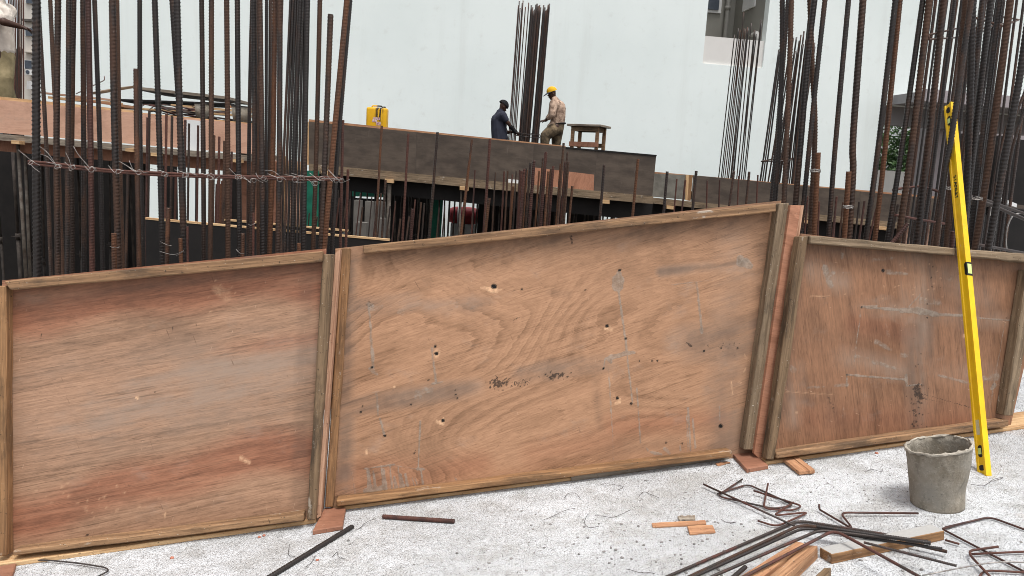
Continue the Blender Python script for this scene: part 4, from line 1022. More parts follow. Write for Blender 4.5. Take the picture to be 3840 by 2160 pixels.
for k, (pts, Y, wp) in enumerate([([(1000, -10), (998, 540), (1000, 955)], 3.3, 13), ([(1014, -10), (1010, 540), (1002, 955)], 3.35, 13), ([(946, -10), (936, 410), (930, 960)], 3.4, 15), ([(964, -10), (968, 540), (968, 955)], 3.3, 14), ([(1060, -10), (1052, 300), (1056, 540)], 3.45, 8)]):
    rebar(pts, Y, wp, [S, B][k % 2], 'dark bar hidden in the middle of the first dense bunch', 'inner bars of the first dense bunch', up=0.1)
for k in range(7):
    a, b = 1090 + k * 9.5, 1066 + k * 11.5
    rebar([(a, -10), (b, 540), (b - 4, 700)], 4.6, 11, S, 'bright-ribbed back bar of the second dense bunch', 'back bars of the second dense bunch', up=0.1, ribs=True, sides=8, foot='pit', zfoot=-0.35)
GS = 'short cut stubs between the tall bars'
for pts, wp, lb in [([(427, 875), (429, 1008)], 20, 'stub tied with wire just past the thickest dark bar'), ([(631, 780), (626, 990)], 18, 'rusty stub beside the bound pair, tallest of the stubs'), ([(677, 910), (679, 985)], 16, 'low stub wired to the bound pair'),
                    ([(910, 893), (909, 968)], 15, 'low stub next to the black upright bar'), ([(951, 798), (949, 965)], 10, 'narrow stub in front of the first dense bunch'), ([(1121, 912), (1121, 948)], 15, 'lowest stub between the bars of the second dense bunch'), ([(703, 850), (704, 985)], 10, 'narrow stub just after the bound pair')]:
    rebar(pts, 3.02, wp, U if wp > 12 else X, lb, GS)
# horizontal pair of bars tied across the front of the row
tie_px = [(106, 605), (212, 614), (340, 630), (440, 640), (600, 648), (786, 658), (973, 663), (1159, 665), (1278, 668)]
for dy, lb, r in ((0, 'upper of two thin rods tied across the standing bars', 0.0052), (8, 'lower of two thin rods tied across the standing bars', 0.0048)):
    px = [(x, y + dy * (1 if i < 3 else 0.8) + (3 if (i % 3 == 1 and dy) else 0)) for i, (x, y) in enumerate(tie_px)]
    P = [at_y(x, y, 3.005) for x, y in px]
    tag(solo('tie_rod', tube(smooth_path(P, 0.02), r, 8, True, 0, 0.009), MAT['red_steel']), lb, 'rod', 'rods tied across the bars')
knots = [(113, 610, 'at the free end'), (213, 622, 'on the straight brown bar'), (268, 626, 'on the smooth brown bar'), (340, 634, 'on the red-brown bar'), (441, 640, 'on the thickest dark bar'), (517, 645, 'on the cut rusty bar'), (612, 652, 'on the lone leaning dark bar'),
         (690, 655, 'on the bound pair'), (788, 660, 'on the brown upright bar'), (893, 662, 'on the black upright bar'), (950, 674, 'on the kinked bar'), (985, 668, 'on the front bar of the first bunch'), (1046, 670, 'on the last bar of the first bunch'), (1103, 672, 'on the front bar of the second bunch'), (1128, 664, 'on the outer bar of the second bunch'), (1177, 684, 'hanging by the lone brown bar'), (1206, 668, 'on the cut tall bar'), (1258, 676, 'at the far end'), (1276, 676, 'at the last tip')]
for i, (x, y, lb) in enumerate(knots):
    q = random.Random(i * 7 + 1)
    c = at_y(x, y, 2.985)
    pts = [c + Vector((q.uniform(-0.05, -0.02), q.uniform(-0.01, 0.0), q.uniform(0.012, 0.06 if i % 3 == 0 else 0.02)))]
    for k in range(6 + i % 4):
        a = k * 1.5 + i
        pts.append(c + Vector((q.uniform(.006, .011) * math.sin(a) + 0.0015 * k, 0.010 * math.cos(a * 0.9) - 0.002, q.uniform(.006, .014) * math.cos(a) - 0.002)))
    pts.append(c + Vector((q.uniform(0.01, 0.06), -0.012, q.uniform(-0.012, 0.006))))
    tag(solo('tie_wire', tube(smooth_path(pts, 0.006), 0.0012, 5), MAT['wire']), 'pale twisted tie wire ' + lb, 'wire', 'tie wires on the rods')
for px, lb in [([(148, 548), (180, 575), (206, 612), (213, 622)], 'long loose wire end rising by the shiny-ribbed bar'), ([(152, 578), (182, 590), (210, 622)], 'second loose wire end below the longest one'), ([(246, 572), (260, 600), (266, 625)], 'loose wire end above the smooth brown bar'), ([(275, 548), (294, 580), (330, 622), (340, 634)], 'loose wire end before the red-brown bar'), ([(446, 604), (490, 630), (516, 645)], 'loose wire end before the cut rusty bar'), ([(484, 602), (500, 640)], 'short wire end beside the thickest dark bar'), ([(992, 640), (1020, 640), (1050, 660)], 'loose wire end over the first dense bunch'), ([(112, 614), (130, 632), (150, 646)], 'loose wire end hanging at the free rod end'), ([(600, 905), (625, 918), (645, 922)], 'wire curl on the rusty stub'), ([(597, 942), (650, 955), (690, 940), (660, 960)], 'long wire curl by the low stubs'), ([(885, 935), (900, 950), (916, 950)], 'wire curl on stub by the black bar'), ([(412, 924), (430, 930), (448, 926)], 'wire loop round the first stub'), ([(930, 840), (940, 846), (958, 836)], 'wire loop round the narrow stub')]:
    P = smooth_path([at_y(x, y, 2.985) for x, y in px], 0.01)
    tag(solo('tie_wire', tube(P, 0.0011, 5), MAT['wire']), 'pale ' + lb, 'wire', 'tie wires on the rods')

# ---- row of bars behind the worn panel
GR = 'tall ribbed bars standing behind the worn panel'
RB = [
    ([(2933, -10), (2933, 185), (2920, 560), (2902, 790)], 3.75, 19, S, 'ribbed bar just before the top corner of swirled panel, first of its bunch'),
    ([(2956, -10), (2938, 220), (2912, 540), (2890, 790)], 3.95, 16, S, 'dark bar crossing behind the first of its bunch near swirled panel corner'),
    ([(2968, -10), (2961, 250), (2950, 520), (2939, 790)], 3.70, 19, B, 'brown bar behind the top corner of the swirled panel'),
    ([(3037, -10), (3046, 250), (3056, 500), (3037, 880)], 3.85, 19, B, 'bar bowing right behind the tall red-brown strip'),
    ([(3056, -10), (3030, 210), (3006, 500), (2980, 800)], 3.75, 21, S, 'bar leaning over the tall red-brown strip'),
    ([(3095, -10), (3066, 250), (3040, 500), (3010, 800)], 3.72, 18, S, 'dark straight bar between the strip and the wired stub'),
    ([(3068, 572), (3053, 880)], 3.66, 19, U, 'rusty stub wired to a bowed bar above the strip'),
    ([(3183, -10), (3133, 540), (3107, 885)], 3.68, 18, S, 'lone dark bar, first over the worn panel'),
    ([(3237, -10), (3200, 500), (3199, 640), (3184, 890)], 3.72, 23, B, 'thick bar with straight stub, second over the worn panel'),
    ([(3183, 643), (3166, 890)], 3.64, 19, U, 'rusty stub wired to the second thick bar over worn panel'),
    ([(3359, -10), (3295, 540), (3247, 895)], 3.70, 20, S, 'dark bar of a close pair over the worn panel'),
    ([(3376, -10), (3321, 540), (3281, 895)], 3.74, 18, U, 'orange-rusty bar of a close pair over the worn panel'),
    ([(3462, -10), (3384, 540), (3328, 900)], 3.72, 18, S, 'dark bar with a wider gap on each side, over worn panel'),
    ([(3486, -10), (3420, 540), (3368, 905)], 3.70, 23, B, 'thick brown-black bar where the dense cage begins'),
    ([(3541, -10), (3484, 520), (3439, 910)], 3.74, 23, S, 'thick bar in the dense cage, two bars before the yellow level'),
    ([(3644, -10), (3592, 350), (3563, 545), (3545, 640), (3510, 912)], 3.42, 20, S, 'bar passing in front of the tip of the yellow level'),
    ([(3620, -10), (3590, 400), (3548, 912)], 3.95, 18, B, 'bar just behind the tip of the yellow level'),
    ([(3648, -10), (3632, 540), (3612, 940)], 3.9, 24, S, 'thick chevron-ribbed bar directly behind the yellow level'),
    ([(3716, -10), (3652, 540), (3612, 930)], 3.95, 21, S, 'first bar past the yellow level in the cage'),
    ([(3752, -10), (3682, 540), (3637, 935)], 3.8, 19, S, 'brown-edged bar, second past the yellow level in the cage'),
    ([(3790, -10), (3718, 540), (3655, 940)], 3.76, 23, B, 'rust-speckled thick bar, third past the yellow level'),
    ([(3858, 60), (3822, 300), (3790, 470), (3742, 740), (3704, 945)], 3.7, 24, S, 'thick bar nearest the corner of the photo, bent low'),
    ([(3685, -10), (3634, 540), (3590, 900)], 4.3, 18, S, 'bar deep in the cage seen behind the level tip'),
    ([(3404, 840), (3350, 905)], 3.66, 15, X, 'low reddish stub among the cage bars'),
    ([(3574, 870), (3568, 935)], 3.6, 18, X, 'low reddish stub left of the yellow level'),
]
for pts, Y, wp, m, lb in RB:
    rebar(pts, Y, wp * 1.10, m, lb, GR, up=0.12 if pts[0][1] < 0 else 0)
GC = 'thin bars packed in the cage behind the level'
q = random.Random(21)
for k in range(30):
    xt = 3500 + k * 13.5 + q.uniform(-5, 5); Y = q.uniform(4.6, 6.4)
    w_ = q.uniform(9, 13)
    yt = -10 if k < 24 or q.random() < .6 else q.uniform(250, 330)
    rebar([(xt, yt), (xt - 74 - q.uniform(-6, 8), 560), (xt - 118, 880)], Y, w_, [S, 'thin_steel'][k % 2], 'thin dark bar packed in the cage behind the yellow level', GC, 'pit', True, 0.1 if yt < 0 else 0, 7, zfoot=-0.6)
# hoops round that cage
def hoop(px, Y0, dY, wpx, label, group, mat='thin_steel', close=True):
    P = [at_y(x, y, Y0 + dY * f) for x, y, f in px]
    if close: P.append(P[0])
    r = 0.5 * wpx * (P[0] - CAM).dot(fwd) / F
    tag(solo('steel_hoop', tube(np.array([tuple(p) for p in fillet(P, 0.03)]), r, 7), MAT[mat]), label, 'hoop', group)
GH = 'steel hoops round the cage behind the level'
hoop([(3482, 131, 0), (3600, 104, 1), (3602, 140, 1), (3484, 148, 0)], 4.4, 2.0, 8, 'small hoop round the cage above the level tip', GH)
hoop([(3660, 68, 0), (3720, 57, 1), (3822, 74, 1), (3760, 98, 0)], 4.4, 2.0, 8, 'upper hoop round the cage at its far corner', GH)
hoop([(3665, 122, 0), (3776, 96, 1), (3800, 80, 1), (3690, 105, 0)], 4.5, 1.8, 7, 'second hoop just under the upper one of the cage', GH)
hoop([(3350, 712, 0), (3405, 702, 1), (3458, 698, 1), (3520, 718, 0.6)], 4.2, 1.2, 11, 'thick hoop at the cage foot left of the level', GH, 'floor_steel', False)
hoop([(3610, 728, 0), (3690, 748, .1), (3840, 800, .2), (3920, 830, .3)], 4.1, 1.2, 12, 'thick hoop at the cage foot right of the level', GH, 'floor_steel', False)
hoop([(3580, 708, 1), (3570, 725, 0), (3640, 742, 0), (3720, 770, 0), (3860, 830, 0)], 4.0, 1.0, 11, 'lower thick hoop bent beside the level', GH, 'floor_steel', False)
hoop([(3355, 806, 0), (3440, 822, 0.2), (3560, 842, .3)], 4.2, 1.0, 10, 'rod lying low across the cage bars over worn panel', GH, 'floor_steel', False)
hoop([(3600, 905, 0), (3740, 930, 0.2), (3900, 960, .3)], 4.0, 1.0, 11, 'rod low in the cage near the photo corner', GH, 'floor_steel', False)
for x, y, lb in ((3180, 776, 'binding the rusty stub to the thick bar over worn panel'), (3058, 640, 'binding the rusty stub above the strip'), (3568, 706, 'on the hoop left of the level'), (3664, 744, 'on the hoop right of the level')):
    c = at_y(x, y, 3.6)
    pts = [c + Vector((0.024 * math.cos(k * 1.3), 0.02 * math.sin(k * 1.3), 0.008 * math.sin(k * 2.1))) for k in range(16)]
    tag(solo('tie_wire', tube(smooth_path(pts, 0.006), 0.0017, 5), MAT['wire']), 'pale tie wire ' + lb, 'wire', 'tie wires on the rods')

# ---- second, thinner row of bars beyond (wall starters)
GM = 'thin starter bars in the pit before the dark formwork'
def mrow(items, Y, org, sc_, group, label, mat=('red_steel', 'brown_steel')):
    for k, it in enumerate(items):
        (x0, y0), (x1, y1), wp = it[:3]
        m = it[3] if len(it) > 3 else mat[k % len(mat)]
        lb = it[4] if len(it) > 4 else label
        rebar([(org[0] + x0 * sc_, org[1] + y0 * sc_), (org[0] + x1 * sc_, org[1] + y1 * sc_)], Y + (k * 0.37 % 0.5), wp * 1.28, m, lb, group, 'pit', True, 0, 7, zfoot=-2.2)
s5 = 0.3726
mrow([((622, 245), (555, 1410), 8, 'rust_steel', 'rusty starter bar standing in front of the yellow jerrycan'), ((890, 325), (830, 1385), 8, 'red_steel', 'rusty starter bar, second from the yellow jerrycan'), ((1183, 310), (1100, 1370), 9, 'brown_steel', 'starter bar rising above the dark formwork edge midway to the workers'),
      ((1530, 380), (1420, 1330), 9, 'rust_steel', 'rusty starter bar reaching the formwork edge before the kneeling worker'), ((1712, 380), (1650, 1310), 9, 'red_steel', 'starter bar ending right below the kneeling worker'), ((1695, 1020), (1665, 1310), 11, 'rust_steel', 'short thick starter bar below the kneeling worker'),
      ((925, 1190), (915, 1385), 10, 'red_steel', 'lowest short starter bar before the middle of dark formwork'), ((660, 790), (620, 1415), 8, 'brown_steel', 'brown starter bar next to the grey prop below the jerrycan')], 6.2, (1200, 380), s5, GM, '')
q = random.Random(5)
it = []
for x, yt, wp in ((1560, 690, 5), (1765, 715, 5), (1855, 705, 6), (1890, 700, 6), (1935, 735, 5), (1975, 700, 5), (2010, 690, 5)):
    it.append(((x, yt), (x - (1320 - yt) * 0.055, 1330), wp))
mrow(it, 6.6, (1200, 380), s5, 'slim bars at the near side of the rusty bunch', 'slim rusty bar before the bunch below the workers')
s6 = 0.3865
it = []
for x, yt, wp in ((430, 965, 9), (455, 975, 8), (490, 905, 8), (525, 885, 11), (575, 985, 6), (612, 860, 8), (640, 800, 11), (665, 990, 8), (690, 965, 8), (710, 940, 9), (785, 915, 9), (812, 715, 8), (830, 895, 9), (848, 800, 7), (858, 895, 8), (405, 985, 8), (315, 1215, 9), (445, 960, 8)):
    it.append(((x, yt), (x - (1440 - yt) * 0.075, 1445), wp))
mrow(it, 6.4, (1800, 260), s6, 'rusty bunch below the workers', 'rusty bar in the dense bunch below the workers', ('red_steel', 'rust_steel', 'brown_steel'))
mrow([((885, 1255), (868, 1440), 8, 'rust_steel', 'short rusty bar just past the dense bunch'), ((1205, 925), (1165, 1440), 9, 'thin_steel', 'cement-splashed pale bar below the wooden stool'), ((1535, 870), (1480, 1430), 9, 'rust_steel', 'rusty bar before the end of the dark formwork')], 6.6, (1800, 260), s6, GM, '')
s7 = 0.3864
mrow([((265, 370), (230, 775), 9, 'thin_steel', 'grey bar before the grey end board of the low formwork'), ((352, 510), (330, 765), 5, 'red_steel', 'thin bar beside the pale corner post'), ((425, 590), (405, 755), 6, 'red_steel', 'short thin bar beside the pale corner post'), ((545, 380), (510, 745), 9, 'thin_steel', 'dark ribbed bar just past the pale corner post'), ((648, 625), (645, 735), 5, 'red_steel', 'low stub before the low dark formwork, nearest the corner post'), ((768, 630), (765, 730), 5, 'red_steel', 'low stub before the low dark formwork, second from the corner post'), ((905, 425), (862, 720), 8, 'thin_steel', 'bar reaching above the low dark formwork'), ((950, 600), (945, 710), 5, 'red_steel', 'low stub beside the bar that overtops the low formwork'), ((1052, 455), (1028, 700), 8, 'thin_steel', 'pale ribbed bar before the low dark formwork'), ((1135, 590), (1130, 690), 5, 'red_steel', 'low stub near the top corner of the swirled panel'),
      ((1625, 640), (1600, 960), 6, 'red_steel', 'thin bar seen between strip and first lone bar'), ((1735, 745), (1725, 970), 6, 'red_steel', 'short thin bar behind the start of the worn panel'), ((1900, 675), (1880, 980), 6, 'red_steel', 'thin bar behind the first lone bar over worn panel')], 6.6, (2400, 500), s7, GM, '')
mrow([((95, 800), (60, 1140), 7), ((318, 880), (285, 1150), 6), ((370, 870), (330, 1150), 7), ((690, 960), (650, 1160), 8), ((815, 890), (770, 1190), 7), ((890, 680), (845, 1200), 6), ((1020, 1010), (990, 1215), 8), ((150, 950), (130, 1140), 6), ((470, 990), (430, 1160), 6), ((1235, 590), (1180, 1240), 7)], 6.0, (3100, 460), .3726, 'short starter bars behind the worn panel', 'short thin starter bar behind the worn panel')
# second row seen through the bars on the streaky panel's side
it = []
for x, yt, wp in ((624, 425, 8), (645, 435, 8), (695, 450, 8), (709, 463, 7), (743, 470, 7), (803, 507, 8), (822, 512, 8), (842, 528, 9), (869, 568, 7), (560, 415, 8), (553, 440, 7), (480, 640, 9), (660, 650, 8)):
    it.append(((x, yt), (x - 6, 900), wp))
mrow(it, 6.0, (0, 0), 1, 'second row of thin bars behind the tall ones', 'thin red-brown bar of the second row, seen between tall bars', ('red_steel', 'brown_steel'))
it = [((812 + k * 5.2, 690 - (k % 3) * 12), (806 + k * 5.4, 900), 7) for k in range(8)]
mrow(it, 6.4, (0, 0), 1, 'tight bunch of red-brown bars', 'bar in the tight red-brown bunch above the black trough', ('red_steel', 'rust_steel'))

# ================================================================== BUILDINGS BEHIND
WA = R_(8)
W0 = at_y(1920, 600, 23.0)
WD = Vector((math.cos(WA), math.sin(WA), 0)); WNB = Vector((-math.sin(WA), math.cos(WA), 0))   # along, into the wall
WMW = Matrix.Identity(4)
for i, (a, b, c) in enumerate(zip(WD, WNB, (0, 0, 1))):
    WMW[i][0], WMW[i][1], WMW[i][2] = a, b, c
WMW[0][3], WMW[1][3], WMW[2][3] = W0.x, W0.y, 0
def wl(x, y, back=0.0):
    p = on_plane(x, y, W0 + WNB * back, WNB) - Vector((W0.x, W0.y, 0))
    return p.dot(WD), p.z
ZT, ZB = 13.0, -2.2
sL = wl(140, 200)[0]; sR = 19.0
r0, r1 = wl(2640, 180)[0], wl(2868, 180)[0]; rz0 = wl(2740, 246)[1]; rz1 = wl(2760, -190)[1]; rzp = wl(2760, 143)[1]
o0 = wl(3298, 560)[0]; oz1 = wl(3352, 395)[1]
def rects(lst, y0, y1):
    return [(((a + b) / 2, (y0 + y1) / 2, (c + d) / 2), (b - a, y1 - y0, d - c)) for a, b, c, d in lst]
bld = empty('white_building', (W0.x, W0.y, 0), 'tall blank white building filling the background, with one grey recess', 'building')
part('wall', multi_box(rects([(sL, r0, ZB, ZT), (r0, r1, ZB, rz0), (r1, o0, ZB, ZT), (o0, sR, oz1, ZT)], 0, 0.3)), MAT['wall'], bld, WMW)
part('side_wall', multi_box(rects([(sL, sL + 0.3, ZB, ZT), (o0 - 0.3, o0, ZB, ZT)], 0.3, 7.5)), MAT['wall'], bld, WMW)
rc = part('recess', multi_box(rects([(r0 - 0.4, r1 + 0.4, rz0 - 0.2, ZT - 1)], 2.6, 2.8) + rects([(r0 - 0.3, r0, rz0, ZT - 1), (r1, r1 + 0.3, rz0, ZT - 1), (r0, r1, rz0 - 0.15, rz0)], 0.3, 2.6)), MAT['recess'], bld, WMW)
part('parapet', multi_box(rects([(r0, r1, rz0, rzp)], 0.06, 0.2)), MAT['parapet'], bld, WMW)
w0, wz = wl(2620, 36, 2.6); w1, _ = wl(2696, 36, 2.6)
wf = part('window', multi_box(rects([(w0, w1 + 0.06, wz - 0.07, rz1)], 2.54, 2.6)), MAT['white_paint'], rc, WMW)
part('pane', multi_box(rects([(w0, w1 - 0.05, wz + 0.02, rz1)], 2.50, 2.54)), MAT['pane'], wf, WMW)
# side window on the right return of the recess
part('shutter', multi_box(rects([(r1 - 0.05, r1, wl(2770, 30, 1.4)[1], rz1)], 1.0, 1.9)), MAT['white_paint'], rc, WMW)
def pipe_w(name, s, back, z0, z1, r, mat, label):
    P = np.array([tuple(WMW @ Vector((s, back, z))) for z in np.linspace(z0, z1, 12)])
    o = empty(name, Vector(P[0]), label, 'drainpipe')
    part('pipe', tube(P - P[0], r, 12), mat, o, Matrix.Translation(Vector(P[0])))
    for z in (z0 + 0.25, wl(2730, 30, back)[1]):
        Q = np.array([tuple(WMW @ Vector((s, back, z + d))) for d in (-0.06, 0.06)])
        part('pipe_collar', tube(Q - P[0], r * 1.25, 12), mat, o, Matrix.Translation(Vector(P[0])))
pipe_w('drainpipe', wl(2726, 60, 2.45)[0], 2.45, rz0, rz1, 0.075, MAT['pvc'], 'straight grey drainpipe in the recess of white building')
Pp = [WMW @ Vector((wl(x, y, b)[0], b, wl(x, y, b)[1])) for x, y, b in ((2850, 240, 0.5), (2848, 180, 0.5), (2842, 132, 0.5), (2830, 130, 0.9), (2800, 142, 1.8))]
tag(solo('drainpipe', tube(smooth_path(Pp, 0.08), 0.085, 12), MAT['parapet']), 'pale bent drainpipe at the right inside edge of the recess', 'drainpipe')
# canopy over the gateway
cz0, cz1 = wl(3430, 376, -1.6)[1], wl(3430, 330, -1.6)[1]
c0 = wl(3351, 340, 0.0)[0]
can = empty('entrance_canopy', WMW @ Vector((c0, 0, 0)) , 'dark grey flat canopy over the gateway beyond the cage', 'canopy')
part('fascia', multi_box(rects([(c0, sR, cz0, cz1)], -1.6, -1.45)), MAT['canopy'], can, WMW)
part('soffit', multi_box(rects([(c0 + 0.02, sR, cz0 + 0.02, cz1 - 0.04)], -1.45, -0.01)), MAT['canopy_dark'], can, WMW)
part('lintel', multi_box(rects([(o0 + .01, sR, wl(3352, 470, 0.5)[1], oz1 + 0.3)], 0.31, 0.8)), MAT['canopy_dark'], can, WMW)
part('column', multi_box(rects([(wl(3470, 600, 1)[0], wl(3560, 600, 1)[0], ZB, oz1)], 0.9, 1.5)), MAT['canopy'], can, WMW)
cw0, cwz = wl(3270, 636, 3.2)
tag(solo('courtyard_wall', multi_box(rects([(o0 - 0.25, sR + 4, ZB, cwz)], 3.2, 3.4)), MAT['parapet'], WMW), 'low pale wall under the canopy in front of the trees', 'wall')
tag(solo('gate_wall', multi_box(rects([(wl(3590, 600, 4)[0], sR + 6, cwz + 0.01, oz1 + 1.5)], 4.0, 4.2)), MAT['canopy'], WMW), 'grey wall at the back of the gateway right of the column', 'wall')
def leaf_mat():
    n = N('foliage_leaf')
    f = n.noise(n.coords(seed=False), 1.6, 3)
    c = n.mix(n.map(f, 0.35, 0.65), (0.030, 0.075, 0.022, 1), (0.085, 0.15, 0.05, 1))
    return n.done(c, 0.55, 0, 0.3)
MAT['leaf'] = leaf_mat(); MAT['bark'] = mat_plain('bark', (92, 78, 64), (66, 54, 44), 8, 0.9)
def tree(px, py, Y, h, rad, nleaf, label, seed):
    q = random.Random(seed)
    c = at_y(px, py, Y); root = empty('leafy_tree', Vector((c.x, c.y, -2.2)), label, 'tree', 'trees behind the low pale wall')
    base = Vector((c.x, c.y, -2.2))
    br = []
    bm = bmesh.new()
    def addtube(P, r, tp):
        me = tube(np.array([tuple(p) for p in P]), r, 7, taper=tp); bm.from_mesh(me); bpy.data.meshes.remove(me)
    addtube([Vector((0, 0, 0)), Vector((.1, 0, (c.z + 2.2) * .4)), Vector((0, .1, (c.z + 2.2) * .8))], 0.16, [1, .7, .5])
    tips = []
    for k in range(9):
        a = q.uniform(0, 6.28); z0 = (c.z + 2.2) * q.uniform(0.45, 0.8)
        e = Vector((rad * 0.75 * math.cos(a), rad * 0.75 * math.sin(a), z0 + q.uniform(0.3, 1.4)))
        addtube([Vector((0, 0, z0)), (Vector((0, 0, z0)) + e) / 2 + Vector((0, 0, .15)), e], 0.06, [1, .6, .25]); tips.append(e)
    part('trunk', bm_mesh(bm, smooth=True), MAT['bark'], root, Matrix.Translation(base))
    V = []; Fc = []
    clumps = [(t + Vector((q.gauss(0, .3), q.gauss(0, .3), q.gauss(0, .3))), q.uniform(.35, .75)) for t in tips for _ in range(3)] + [(Vector((q.gauss(0, rad * .5), q.gauss(0, rad * .5), c.z + 2.2 + q.gauss(0, h * .3))), q.uniform(.4, .8)) for _ in range(14)]
    for i in range(nleaf):
        cc, rr_ = q.choice(clumps)
        d = Vector((q.gauss(0, 1), q.gauss(0, 1), q.gauss(0, 1))).normalized() * rr_ * q.uniform(.5, 1)
        p = cc + d; s = q.uniform(.05, .11)
        a1 = Vector((q.gauss(0, 1), q.gauss(0, 1), q.gauss(0, .6))).normalized(); a2 = a1.cross(Vector((q.gauss(0, 1), q.gauss(0, 1), q.gauss(0, 1)))).normalized()
        k = len(V); V += [p - a1 * s, p + a2 * s * .5, p + a1 * s, p - a2 * s * .5]; Fc.append((k, k + 1, k + 2, k + 3))
    part('crown', mesh_from(V, Fc), MAT['leaf'], root, Matrix.Translation(base))
tree(3345, 560, 31, 2.2, 1.3, 4200, 'leafy green tree seen through the close pair of bars, under the canopy', 2)
tree(3440, 570, 31.5, 2.0, 1.3, 3600, 'dark leafy tree mostly hidden by the thick cage bars', 5)
# far beige block
BY = 45.0
bb = empty('apartment_block', at_y(100, 380, BY), 'far beige block with small dark windows and an air conditioner', 'building')
def yb(name, x0, y0, x1, y1, Y, d, mat, parent):
    a, b = at_y(x0, y0, Y), at_y(x1, y1, Y)
    me, mw = box_w(((a.x + b.x) / 2, Y + d / 2, (a.z + b.z) / 2), abs(b.x - a.x), d, abs(a.z - b.z))
    return part(name, me, mat, parent, mw)
yb('wall', 58, -200, 330, 640, BY, 6, MAT['beige'], bb)
yb('wall_step', 86, 195, 330, 206, BY - .3, .3, MAT['beige'], bb)
yb('wall_step', 82, 78, 330, 84, BY - .25, .25, MAT['concrete_dark'], bb)
for x0, y0, x1, y1 in ((95, -20, 122, 14), (93, 103, 123, 136), (90, 224, 119, 259)):
    f = yb('window', x0, y0, x1, y1, BY - 0.08, 0.08, MAT['white_paint'], bb)
    yb('pane', x0 + 2, y0 + 2, x1 - 1, y1 - 1, BY - 0.12, 0.04, MAT['pane'], f)
ac = yb('air_conditioner', 95, 260, 119, 281, BY - 0.5, 0.5, MAT['white_paint'], bb)
P = np.array([tuple(at_y(104, 270, BY - 0.5) + Vector((0, d, 0))) for d in (-0.03, 0.0)])
part('fan_grille', tube(P, 0.11, 14), MAT['pane'], ac)

# ================================================================== RAISED FORMWORK DECKS
def vboard(name, quad, Y, thick, mat, parent, bevel=0.0):
    fr = [at_y(x, y, Y) for x, y in quad]
    bk = [p + Vector((0, thick, 0)) for p in fr]
    me, mw = hexa(fr, bk, bevel)
    return part(name, me, mat, parent, mw)
def vthing(name, quad, Y, thick, mat, label, cat, group=None):
    fr = [at_y(x, y, Y) for x, y in quad]
    me, mw = hexa(fr, [p + Vector((0, thick, 0)) for p in fr])
    return tag(solo(name, me, mat, mw), label, cat, group)
def lerp(a, b, t): return (a[0] + (b[0] - a[0]) * t, a[1] + (b[1] - a[1]) * t)
DY = 14.5
tl, tr, bl_, br_ = (1158, 456), (2461, 584), (1158, 618), (2446, 741)
deck = empty('formwork_deck', at_y(1800, 640, DY), 'long dark-sided formwork deck carrying the jerrycan, two workers and a wooden stool', 'formwork deck', 'raised formwork decks')
seam = [0, 0.31, 0.648, 0.830, 1.0]
for a, b in zip(seam, seam[1:]):
    g = 0.00015
    vboard('side_board', [lerp(tl, tr, a + g), lerp(tl, tr, b - g), lerp(bl_, br_, b - g), lerp(bl_, br_, a + g)], DY, 0.02, MAT['film'], deck)
vboard('edge_strip', [(1158, 447), (2121, 547), (2121, 557), (1158, 457)], DY + 0.022, 0.03, MAT['orange_wood'], deck)
vboard('edge_strip', [(2122, 551), (2464, 581), (2461, 587), (2122, 557)], DY - 0.015, 0.05, MAT['black_ply_and_shade'], deck)
vboard('end_edge', [(1152, 456), (1158, 456), (1158, 618), (1152, 618)], DY - 0.004, 0.03, MAT['pine'], deck)
vboard('patch_board', [(2005, 628), (2228, 655), (2226, 718), (2004, 694)], DY - 0.012, 0.011, MAT['ply_strip'], deck)
vboard('patch_board', [(1906, 671), (1954, 676), (1953, 692), (1906, 687)], DY - 0.006, 0.005, MAT['white_paint'], deck)
zt = [at_y(x, y, DY).z for x, y in (tl, tr)]
xa, xb = at_y(*tl, DY).x, at_y(*tr, DY).x
def zdeck(x): return zt[0] + (zt[1] - zt[0]) * (x - xa) / (xb - xa) - 0.36
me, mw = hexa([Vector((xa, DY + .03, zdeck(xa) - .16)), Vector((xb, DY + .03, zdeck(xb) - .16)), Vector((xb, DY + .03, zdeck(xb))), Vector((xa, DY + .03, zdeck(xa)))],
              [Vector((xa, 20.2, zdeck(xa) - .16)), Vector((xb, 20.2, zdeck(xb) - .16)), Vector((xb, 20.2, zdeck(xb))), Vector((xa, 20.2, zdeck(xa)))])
part('deck_board', me, MAT['black_ply_and_shade'], deck, mw)
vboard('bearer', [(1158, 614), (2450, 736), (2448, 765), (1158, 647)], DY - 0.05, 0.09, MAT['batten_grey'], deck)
vboard('joist', [(1150, 640), (2450, 758), (2440, 830), (1150, 700)], DY + 0.25, 0.08, MAT['black_ply_and_shade'], deck)
for (x, y) in ((1443, 670), (1724, 698), (2254, 748), (1205, 640)):
    vboard('joist_end', [(x, y), (x + 32, y + 3), (x + 32, y + 17), (x, y + 14)], DY - 0.16, 0.10, MAT['pine'], deck)
